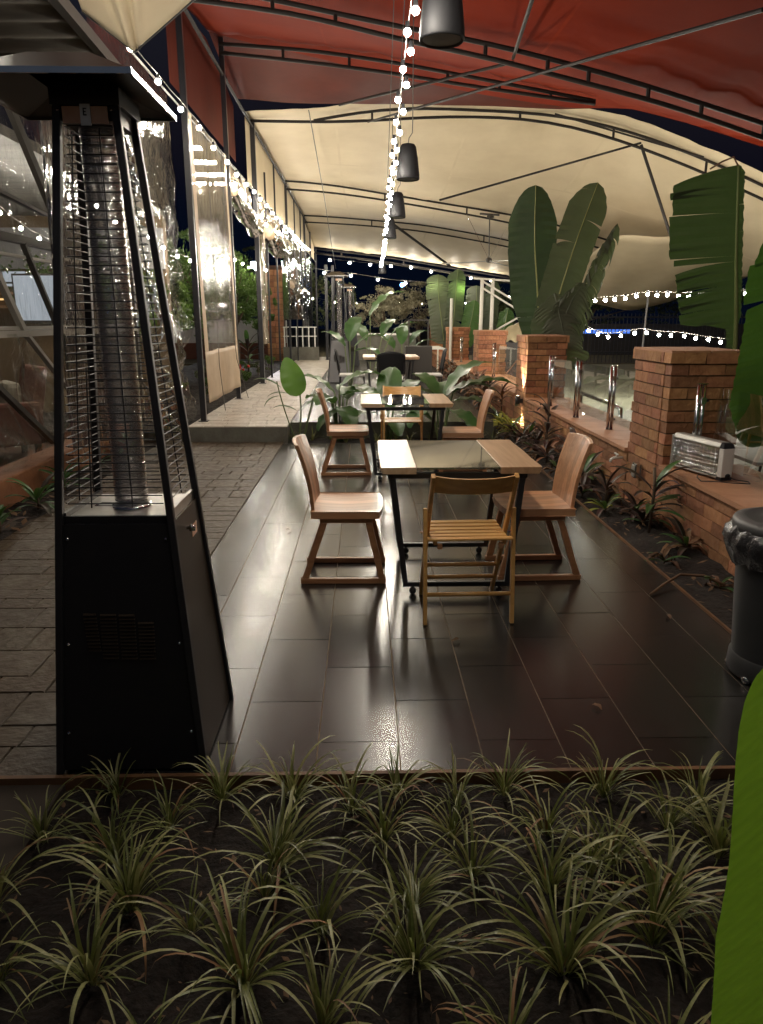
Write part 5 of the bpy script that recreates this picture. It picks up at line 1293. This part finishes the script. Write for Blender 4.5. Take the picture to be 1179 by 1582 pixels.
for i in range(5):
    cordyline(2.0 + .08 * (i % 2), 9.9 + i * .22, f'yellow-green plant glowing under the wall lamp, {NTH[i]} from the chair side', dict(cord_y=4, cord_g=1), 15, .95, h=.06, group='yellow-green plants under the wall lamp')
for i in range(24):
    cordyline(R.uniform(1.82, 2.2), 11.1 + i * .33, f'rust-coloured cordyline beside the upper terrace, {NTH[i]} counted from the lit pillar', dict(cord_r=4, cord_p=2, dry=1), 14, 1.15, h=.28, z=.05, group='dense rust-coloured plants beside the upper terrace')
# purple plant rising above the wall
t_ = cordyline(2.26, 8.9, 'tall dark pointed plant rising above the wall cap', dict(cord_p=4), 9, 1.2, h=.38)
# plants by the side tent kerb
for x, y, l in [(-2.72, 5.9, 'dark green plant by the terracotta kerb'), (-2.78, 6.6, 'spiky dark plant by the terracotta kerb'), (-2.7, 5.2, 'low strappy plant at the foot of the side tent'), (-2.8, 7.6, 'plant behind the heater legs by the kerb'), (-2.75, 8.5, 'small plant near the step by the kerb')]:
    cordyline(x, y, l, dict(cord_g=4, cord_p=1), 14, .95, h=.10, group='plants along the terracotta kerb')
# litter of dead leaves on the soil
lit = MB(); rr = random.Random(9)
def litter(n, x0, x1, y0, y1, z, smin=.02, smax=.06):
    for _ in range(n):
        x, y, a, s = rr.uniform(x0, x1), rr.uniform(y0, y1), rr.uniform(0, 6.28), rr.uniform(smin, smax); b = rr.uniform(.2, .5); c = rr.uniform(.1, .7) * s
        ca, sa = math.cos(a), math.sin(a)
        P4 = [(-s, 0, 0), (0, -s * b, c * .4), (s, 0, c), (0, s * b, c * .5)]
        lit.add([(x + p[0] * ca - p[1] * sa, y + p[0] * sa + p[1] * ca, z + p[2]) for p in P4], [(0, 1, 2), (0, 2, 3)])
litter(170, 1.86, 2.3, 2.4, 10, .0, .012, .042); litter(120, -3.0, -2.6, 3, 9, .01); litter(500, -1.3, 1.5, 1.0, 2.15, -.022, .006, .02)
tag(part('leaf_litter', lit, 'dead'), 'dead leaves scattered on the dark soil', 'dead leaves', kind='stuff')
st_ = thing('dry_stalk', 'long dry stalk lying across the soil and tile edge', 'dry stalk')
part('stalk', MB().tube([(1.62, 3.83, .012), (1.75, 3.95, .03), (1.88, 4.05, .05), (2.0, 4.0, .06), (2.08, 3.9, .04)], .008, 6), 'dead', st_, smooth=True)

# ---- large-leaved plants in the step bed
def stalk(p, q, bend, n=6):
    p, q, b = Vector(p), Vector(q), Vector(bend); return [tuple(p.lerp(q, t) + b * 4 * t * (1 - t)) for t in [i / n for i in range(n + 1)]]
rl = leaf_shape(.50, .155, 14, 'round', droop=.25, cup=.10, tilt0=1.45, wave=.1).mesh('leaf', mat('light_green_round_leaf', (.13, .26, .05), .4, c2=(.09, .2, .04), scale=4, back=(.15, .3, .04), sss=.3), True)  # the round leaf has a lighter green of its own
tl = leaf_shape(.42, .05, 10, 'lance', droop=1.2, cup=.3).mesh('leaf', M['leaf_mid'], True)
L_ = [((.02, -.02, .60), math.radians(96), -.12, rl, 1.0), ((-.2, 0, .70), PI * .98, .55, tl, .9), ((-.10, 0, .62), PI, .95, tl, .7), ((.05, 0, .42), 0, .5, tl, .9), ((.1, 0, .50), .3, .9, tl, .9),
      ((.0, .02, .40), PI, .7, tl, .8), ((-.22, 0, .6), PI * 1.1, 1.4, tl, .6)]
rp = leafy('round_leaf_plant', 'tall plant with one big upright round leaf beside the step', 'plant', (-.86, 9.33, -.02), L_, None,
      [(stalk((0, 0, 0), (.04, 0, .62), (.02, 0, 0)), .011), (stalk((-.02, 0, 0), (-.25, 0, .78), (-.02, 0, 0)), .008), (stalk((.06, 0, 0), (.22, 0, .62), (0, 0, 0)), .013)])
o0 = kids(rp)[0]; o0.rotation_euler = (Matrix.Rotation(-.30, 4, 'Y') @ Matrix.Rotation(math.radians(96), 4, 'Z') @ Matrix.Rotation(-.12, 4, 'Y')).to_euler()
def big_plant(x, y, label, leaves, z=-.02, group='bird-of-paradise plants in the step bed'):
    L_ = []; S_ = []
    for (dx, dz, az, tl_, s, k) in leaves:
        L_.append(((dx, 0, dz), az, tl_, LM['big'][k], s)); S_.append((stalk((dx * .25, 0, 0), (dx, 0, dz), (0, 0, 0)), .011))
    return leafy('broad_leaf_plant', label, 'plant', (x, y, z), L_, group, S_)
big_plant(-.32, 9.35, 'broad-leaved plant with drooping leaves behind the pale path edge', [(-.06, .62, PI * .95, .15, .8, 0), (.0, .70, .3, .3, .95, 1), (.05, .60, -.5, .6, .9, 2), (-.08, .50, -1.9, .5, .8, 0), (.1, .55, 1.6, .4, .9, 1), (0, .45, -1.2, .9, .8, 2), (.1, .40, -2.6, .9, .75, 2), (-.1, .5, 2.4, .5, .7, 0)])
big_plant(.30, 9.32, 'upright broad-leaved plant behind the second table', [(0, .40, 1.4, -.35, 1.0, 0), (.07, .45, .7, .0, .95, 1), (-.08, .42, 2.4, .1, .9, 0), (.1, .34, -.3, .6, .8, 2), (-.1, .36, -2.8, .7, .8, 2), (0, .3, -1.3, .8, .75, 1)])
big_plant(.98, 9.36, 'wide glossy plant reaching over toward the brick pillars', [(0, .55, .1, .35, 1.1, 1), (.05, .62, .35, .05, 1.15, 0), (.1, .50, -.25, .65, 1.0, 2), (-.05, .55, 2.9, .35, .85, 1), (0, .5, 1.5, .2, .9, 0), (-.1, .42, -2.3, .8, .8, 2), (.1, .4, -.9, .9, .8, 2), (.15, .62, -.05, .45, 1.25, 0), (-.05, .6, 2.2, .1, .8, 0)])
# plants further back on the terrace
big_plant(-.28, 14.6, 'broad-leaved plant beside the second patio heater', [(0, .9, 1.2, -.2, 1.0, 0), (.1, .8, .2, .2, .95, 1), (-.1, .8, 2.6, .1, .9, 0), (.1, .7, -.5, .6, .9, 2)], z=UZ, group='broad-leaved plants further back')
big_plant(.15, 18.5, 'tall plant with one long arching leaf below the round tree', [(.0, 1.4, .4, .0, 1.6, 0), (.3, .9, .9, -.1, 1.1, 1), (-.1, .8, 2.2, .0, 1.1, 0), (.5, .9, .1, .1, 1.1, 0)], z=UZ, group='broad-leaved plants further back')
big_plant(.95, 18.8, 'bright green lit plant before the framed stand', [(.0, .7, 1.4, -.2, 1.0, 0), (.2, .7, .6, .0, 1.0, 1), (-.2, .6, 2.2, .1, 1.0, 0), (.3, .6, 0, .2, .9, 1)], z=UZ, group='broad-leaved plants further back')
gl = thing('garden_spotlight', 'small garden spotlight lighting the green plants', 'lamp', (1.05, 18.3, UZ + .02))
part('body', MB().lathe([(.001, 0), (.04, 0), (.045, .08), (.001, .08)], 12), 'black_steel', gl)
ld = bpy.data.lights.new('spot_beam', 'POINT'); ld.energy = 14; ld.color = (1, .85, .5); ld.shadow_soft_size = .05
lo = bpy.data.objects.new('spot_beam', ld); col.objects.link(lo); lo.parent = gl; lo.location = (0, -.1, .30)

# ---- banana leaves: midrib with side lobes, torn here and there
def banana_leaf(parent, m, rib, width, side, droop=.3, tear=.10, seed=0, gap=.4, nseg=44, both=(1, 1), fold=.25, name='leaf', ribmat='midrib', wavy=.012, tip=.12, base=.10, prof=None):
    rr = random.Random(seed); rib = [Vector(p) for p in rib]; side = Vector(side).normalized()
    def at(t):
        s = t * (len(rib) - 1); k = min(int(s), len(rib) - 2); f = s - k
        p0 = rib[max(k - 1, 0)]; p1 = rib[k]; p2 = rib[k + 1]; p3 = rib[min(k + 2, len(rib) - 1)]
        return .5 * ((2 * p1) + (-p0 + p2) * f + (2 * p0 - 5 * p1 + 4 * p2 - p3) * f * f + (-p0 + 3 * p1 - 3 * p2 + p3) * f ** 3)
    def wd(t): return (interp(prof, t) if prof else 1) * width * min(1, (t / base) ** .6 if t > 0 else 0) * min(1, ((1 - t) / tip) ** .55 if t < 1 else 0)
    mb = MB(); K = 6
    for s in (1, -1):
        if not both[0 if s > 0 else 1]: continue
        scale_w = both[0 if s > 0 else 1]
        prev = None; shift = 0; dr = droop; lob = 1.0
        for i in range(nseg + 1):
            t = i / nseg; p = at(t); T = (at(min(t + .01, 1)) - at(max(t - .01, 0))).normalized()
            Nn = T.cross(side).normalized(); S = Nn.cross(T).normalized() * -1
            if S.dot(side) < 0: S = -S
            def ring(w_, dr_, sh, lb):
                out = []
                for j in range(K + 1):
                    u = j / K; w = w_ * u * lb
                    q = p + S * s * w * math.cos(fold + dr_ * u) + T * (w * .10 + sh * u * u * w_) - Nn * 0
                    q = q - Vector((0, 0, 1)) * w * math.sin(max(0, dr_)) * u * .9 + Nn * (w * math.sin(fold) * .8 + wavy * math.sin(t * 150 + u * 3) * u)
                    out.append(q)
                return out
            w_ = wd(t) * scale_w
            torn = rr.random() < tear and 0.06 < t < .95
            cur = ring(w_, dr, shift, lob)
            if prev is not None:
                mb.add(prev + cur, [(j, j + 1, K + 2 + j, K + 1 + j) if s > 0 else (j, K + 1 + j, K + 2 + j, j + 1) for j in range(K)])
            if torn:
                dr = droop + rr.uniform(-.1, .5) * gap; shift = rr.uniform(-.25, .1) * gap; lob = rr.uniform(1 - .22 * gap, 1.03)
                cur = ring(w_, dr, shift, lob)
            prev = cur
    o = part(name, mb, m, parent, smooth=True)
    pts = [at(i / 20) - Vector((0, 0.004, 0)) for i in range(21)]
    part('midrib', MB().tube(pts, [max(.004, width * .045 * (1 - .75 * i / 20)) for i in range(21)], 7), ribmat, o, smooth=True)
    return o
ba = thing('banana_plant', 'tall banana plant with two broad upright leaves behind the lit pillar', 'banana plant')
ribpale = 'blade_pale'
banana_leaf(ba, 'banana_dark', [(2.86, 12.1, .9), (2.80, 12.1, 1.8), (2.70, 12.1, 2.7), (2.66, 12.05, 3.52)], .42, (1, 0.10, 0), droop=.08, tear=.03, seed=1, fold=.22, gap=.2, ribmat=ribpale, tip=.22, base=.35)
banana_leaf(ba, 'banana_grey', [(2.92, 11.8, 1.0), (3.02, 11.8, 1.7), (3.24, 11.75, 2.6), (3.52, 11.7, 3.5)], .36, (1, 0.25, -.3), droop=.15, tear=.12, seed=4, fold=.15, gap=.35, ribmat=ribpale, tip=.14, base=.2)
banana_leaf(ba, 'banana_grey', [(3.05, 11.6, .9), (3.25, 11.6, 1.5), (3.52, 11.55, 2.2), (3.80, 11.5, 2.9)], .30, (1, 0.2, -.5), droop=.9, tear=.30, seed=9, fold=.0, gap=1.1, ribmat='banana_grey', tip=.2)
banana_leaf(ba, 'banana_grey', [(2.95, 11.5, .85), (3.02, 11.45, 1.3), (3.12, 11.4, 1.7), (3.3, 11.35, 2.05)], .42, (1, 0, 0), droop=.5, tear=.35, seed=14, fold=.0, gap=.9, ribmat='banana_grey', tip=.2)
banana_leaf(ba, 'banana_grey', [(2.9, 11.45, 1.9), (2.98, 11.4, 1.6), (3.08, 11.35, 1.2), (3.12, 11.3, .85)], .36, (1, 0, 0), droop=.3, tear=.30, seed=21, fold=.0, gap=.8, ribmat='banana_grey', tip=.2)
part('trunk', MB().tube([(3.0, 11.9, -.1), (2.97, 11.9, .6), (2.92, 11.9, 1.2)], [.10, .085, .05], 12), 'banana_grey', ba, smooth=True)
b2 = thing('banana_plant', 'torn hanging banana leaf above the near brick pillar', 'banana plant')
banana_leaf(b2, 'banana', [(3.66, 7.2, .9), (3.56, 7.1, 1.5), (3.46, 7.05, 2.1), (3.36, 7.0, 2.86)], .62, (-1, 0, -.12), droop=.02, tear=.22, seed=12, fold=.05, gap=.26, nseg=80, both=(1, .10), ribmat='midrib', tip=.05, base=.08, prof=[(0, .10), (.30, .16), (.36, .85), (.7, 1), (1, 1)], wavy=.010)
part('stalk', MB().tube([(3.9, 7.6, -.1), (3.74, 7.35, .5), (3.66, 7.2, .95)], [.05, .04, .03], 10), 'banana', b2, smooth=True)
part('dry_tip', MB().tube([(3.36, 7.0, 2.85), (3.30, 6.98, 2.92), (3.20, 6.98, 2.88), (3.10, 6.98, 2.82)], .008, 6), 'dead', b2)
b3 = thing('banana_plant', 'tall green banana leaf hanging at the edge behind the infrared heater', 'banana plant')
banana_leaf(b3, mat('green_banana_leaf', (.09, .19, .04), .36, c2=(.06, .14, .03), scale=3, bump=.2, bscale=20, back=(.1, .25, .03), sss=.2), [(2.84, 4.9, 2.5), (2.85, 4.95, 1.9), (2.85, 5.0, 1.3), (2.80, 5.0, .66)], .40, (1, .15, 0), droop=.05, tear=.03, seed=3, fold=.2, gap=.3, nseg=90, wavy=.006, tip=.2, base=.3)
part('stalk', MB().tube([(3.5, 5.6, -.1), (3.45, 5.4, 1.4), (3.2, 5.1, 2.5), (2.88, 4.9, 2.5)], [.05, .04, .02, .012], 10), 'banana', b3, smooth=True)
fl_ = thing('foreground_leaf', 'big bright green leaf rising close beside the front bed', 'plant')
banana_leaf(fl_, 'leaf_bright', [(.72, .86, -.02), (.69, .88, .35), (.66, .89, .75), (.565, .90, 1.075)], .165, (-1, -.1, 0), droop=.02, tear=0.0, seed=2, fold=.12, gap=.0, nseg=90, wavy=.0004, tip=.42, base=.12)
# banana plants at the far side
for x, y, l, sc_ in [(2.35, 21.8, 'banana plant with tall grey-green leaves behind the fourth pillar', 1.0), (3.55, 22.5, 'slanting banana leaf behind the white steel frame', .9)]:
    t = thing('banana_plant', l, 'banana plant', (x, y, 0), 0, 'far banana plants', sc_)
    banana_leaf(t, 'banana_grey', [(0, 0, .8), (-.1, 0, 1.5), (-.2, 0, 2.2), (-.22, 0, 2.75)], .36, (1, .1, 0), droop=.1, tear=.1, seed=31, fold=.2, gap=.3)
    banana_leaf(t, 'banana', [(.1, 0, .8), (.25, 0, 1.4), (.3, 0, 2.2), (.35, 0, 2.9)], .30, (1, .1, -.1), droop=.2, tear=.14, seed=32, fold=.2, gap=.4)
    banana_leaf(t, 'leaf_mid', [(.5, 0, .8), (.7, 0, 1.2), (.8, 0, 1.6), (.86, 0, 2.05)], .32, (1, .1, -.1), droop=.3, tear=.14, seed=33, fold=.2, gap=.4)
    part('trunk', MB().tube([(0, 0, -.1), (.05, 0, .9)], .08, 10), 'banana', t)

# ---- trees and hedges: many small leaves in uneven clumps
def crown(blobs, n, size, seed, flat=.5):
    rr = random.Random(seed); mb = MB(); V = []; Fc = []
    tot = sum(b[3] * b[4] for b in blobs)
    for (x, y, z, rx, rz) in blobs:
        k = int(n * rx * rz / tot)
        subs = [(rr.gauss(0, .5), rr.gauss(0, .5), rr.gauss(0, .5), rr.uniform(.12, .34)) for _ in range(max(8, k // 90))]
        for _ in range(k):
            sx, sy, sz, sr = rr.choice(subs)
            d = Vector((rr.gauss(0, 1), rr.gauss(0, 1), rr.gauss(0, 1))).normalized() * sr * rr.random() ** .4
            px, py, pz = sx + d.x, sy + d.y, sz + d.z
            l = math.sqrt(px * px + py * py + pz * pz)
            if l > 1: px, py, pz = px / l, py / l, pz / l
            c = Vector((x + px * rx, y + py * rx, z + pz * rz))
            a = Vector((rr.gauss(0, 1), rr.gauss(0, 1), rr.gauss(0, 1))).normalized() * size * rr.uniform(.6, 1.3)
            b = a.cross(Vector((rr.gauss(0, 1), rr.gauss(0, 1), rr.gauss(0, 1)))).normalized() * size * .36
            o = len(V); V += [tuple(c - a), tuple(c + b), tuple(c + a), tuple(c - b)]; Fc.append((o, o + 1, o + 2, o + 3))
    mb.v = V; mb.f = Fc; return mb
def tree(label, x, y, trunk_h, blobs, n, size, m, seed, name='tree', z=0, tr=.09, group=None):
    t = thing(name, label, 'tree', (x, y, z), 0, group)
    part('crown', crown(blobs, n, size, seed), m, t)
    rr = random.Random(seed)
    part('trunk', MB().tube([(0, 0, -.1), (.04, 0, trunk_h * .5), (-.03, 0, trunk_h)], [tr, tr * .75, tr * .5], 9), 'bark_dark', t, smooth=True)
    for k in range(6):
        bx, by, bz, r1, r2 = rr.choice(blobs); a = rr.uniform(0, 6.28)
        part('limb', MB().tube([(0, 0, trunk_h * rr.uniform(.5, 1)), ((bx + r1 * .4 * math.cos(a)) * .55, by * .5 + r1 * .3 * math.sin(a), lerp(trunk_h, bz, .6)), (bx + r1 * .6 * math.cos(a), by + r1 * .6 * math.sin(a), bz + r2 * .3)], [tr * .45, tr * .3, tr * .1], 6), 'bark_dark', t)
    return t
tree('round olive-grey tree at the far end of the terrace', .70, 25.2, 1.25, [(0, 0, 2.0, .95, .62), (-.45, 0, 1.75, .7, .5), (.6, 0, 1.8, .7, .5), (.1, 0, 2.3, .6, .42)], 9000, .04, 'foliage_olive', 1, tr=.07)
tree('second dim tree beside the round olive-grey one', 2.0, 27.5, 1.3, [(0, 0, 2.0, .9, .8), (.5, 0, 1.7, .7, .6)], 4000, .06, 'foliage_olive', 2, tr=.07)
tree('lit green tree seen between the black posts', -3.5, 16.5, 1.3, [(0, 0, 2.4, .9, .9), (.1, 0, 1.7, .75, .7), (-.8, 0, 2.1, .9, 1.0)], 9000, .055, 'foliage_green', 3, z=.1, group='green trees in the garden behind the posts')
tree('dark green bushy tree seen past the patio heater', -4.6, 13.2, .8, [(0, 0, 1.8, 1.0, 1.0), (.9, 0, 1.5, .7, .8), (-.9, 0, 1.9, .9, .8)], 9000, .055, 'foliage_green', 4, z=.1, group='green trees in the garden behind the posts')
tree('dark tree further back in the garden', -3.6, 21, 1.3, [(0, 0, 2.3, 1.0, .9), (.5, 0, 1.8, .7, .7)], 6000, .06, 'foliage_green', 5, z=.1, group='green trees in the garden behind the posts')
tree('dark leafy tree at the night edge beyond the terrace', -4.5, 36, 2, [(0, 0, 3.2, 2.4, 1.6), (2.5, 0, 2.6, 1.6, 1.4)], 6000, .10, 'foliage', 6, group='dark trees beyond the tent')
tree('dark tree line beyond the blue lit fence', 12, 40, 2, [(0, 0, 2.8, 3.4, 1.6), (5, 0, 2.6, 3, 1.8), (-4, 0, 2.2, 3, 1.3)], 9000, .12, 'foliage', 7, group='dark trees beyond the tent')
# low garden shrubs between path and white wall
for i, (x, y, s) in enumerate([(-2.65, 12.9, .24), (-2.9, 14.3, .28), (-2.7, 15.4, .22), (-2.95, 17.2, .3), (-2.7, 18.8, .25), (-2.6, 20.2, .3), (-3.3, 15.8, .35), (-3.5, 13.6, .35)]):
    t = thing('garden_shrub', f'low leafy garden shrub behind the black posts, {NTH[i]} counted from the corner post', 'shrub', (x, y, .13), 0, 'low shrubs in the garden behind the posts')
    part('foliage', crown([(0, 0, s * .8, s, s * .8)], 900, .03, 40 + i), 'foliage_green' if i % 2 else 'foliage', t); part('stem', MB().tube([(0, 0, 0), (0, 0, s)], .012, 6), 'bark_dark', t)
rfw = thing('red_flower_plant', 'small plant with red flowers in the garden between the posts', 'plant', (-2.75, 16.4, .14))
part('foliage', crown([(0, 0, .2, .28, .18)], 500, .03, 77), 'foliage_green', rfw)
for k in range(9): part('flower', MB().ball((0, 0, 0), .03, 8, 5), mat('red_petal', (.6, .04, .02), .5) if k == 0 else bpy.data.materials['red_petal'], rfw, loc=(R.uniform(-.25, .25), R.uniform(-.2, .2), R.uniform(.25, .4)))
cordyline(-2.75, 17.6, 'dark spiky cordyline silhouetted against the white garden wall', dict(cord_p=3, cord_g=2), 18, 2.0, z=.13, h=.35, group='garden cordylines')

for i, (x, y, l) in enumerate([(.42, 3.25, 'small curled dry leaf on the tiles in front of the folding chair'), (-.55, 5.2, 'small dry leaf on the tiles between path and chair'), (1.45, 4.9, 'small dry leaf on the tiles by the wall side chair'),
                               (-.2, 6.1, 'small dry leaf on the tiles between the two tables'), (.95, 2.6, 'small dry leaf on the dark tiles near the front bed'), (1.6, 3.5, 'small dry leaf on the tiles near the bin')]):
    o = link('fallen_leaf', leaf_shape(.045, .011, 6, droop=1.5, cup=.6, wave=.3, tilt0=.5, seed=i).mesh('fallen_leaf', M['dead'], True), None, (x, y, .004), (0, 0, R.uniform(0, 6)))
    tag(o, l, 'leaf')
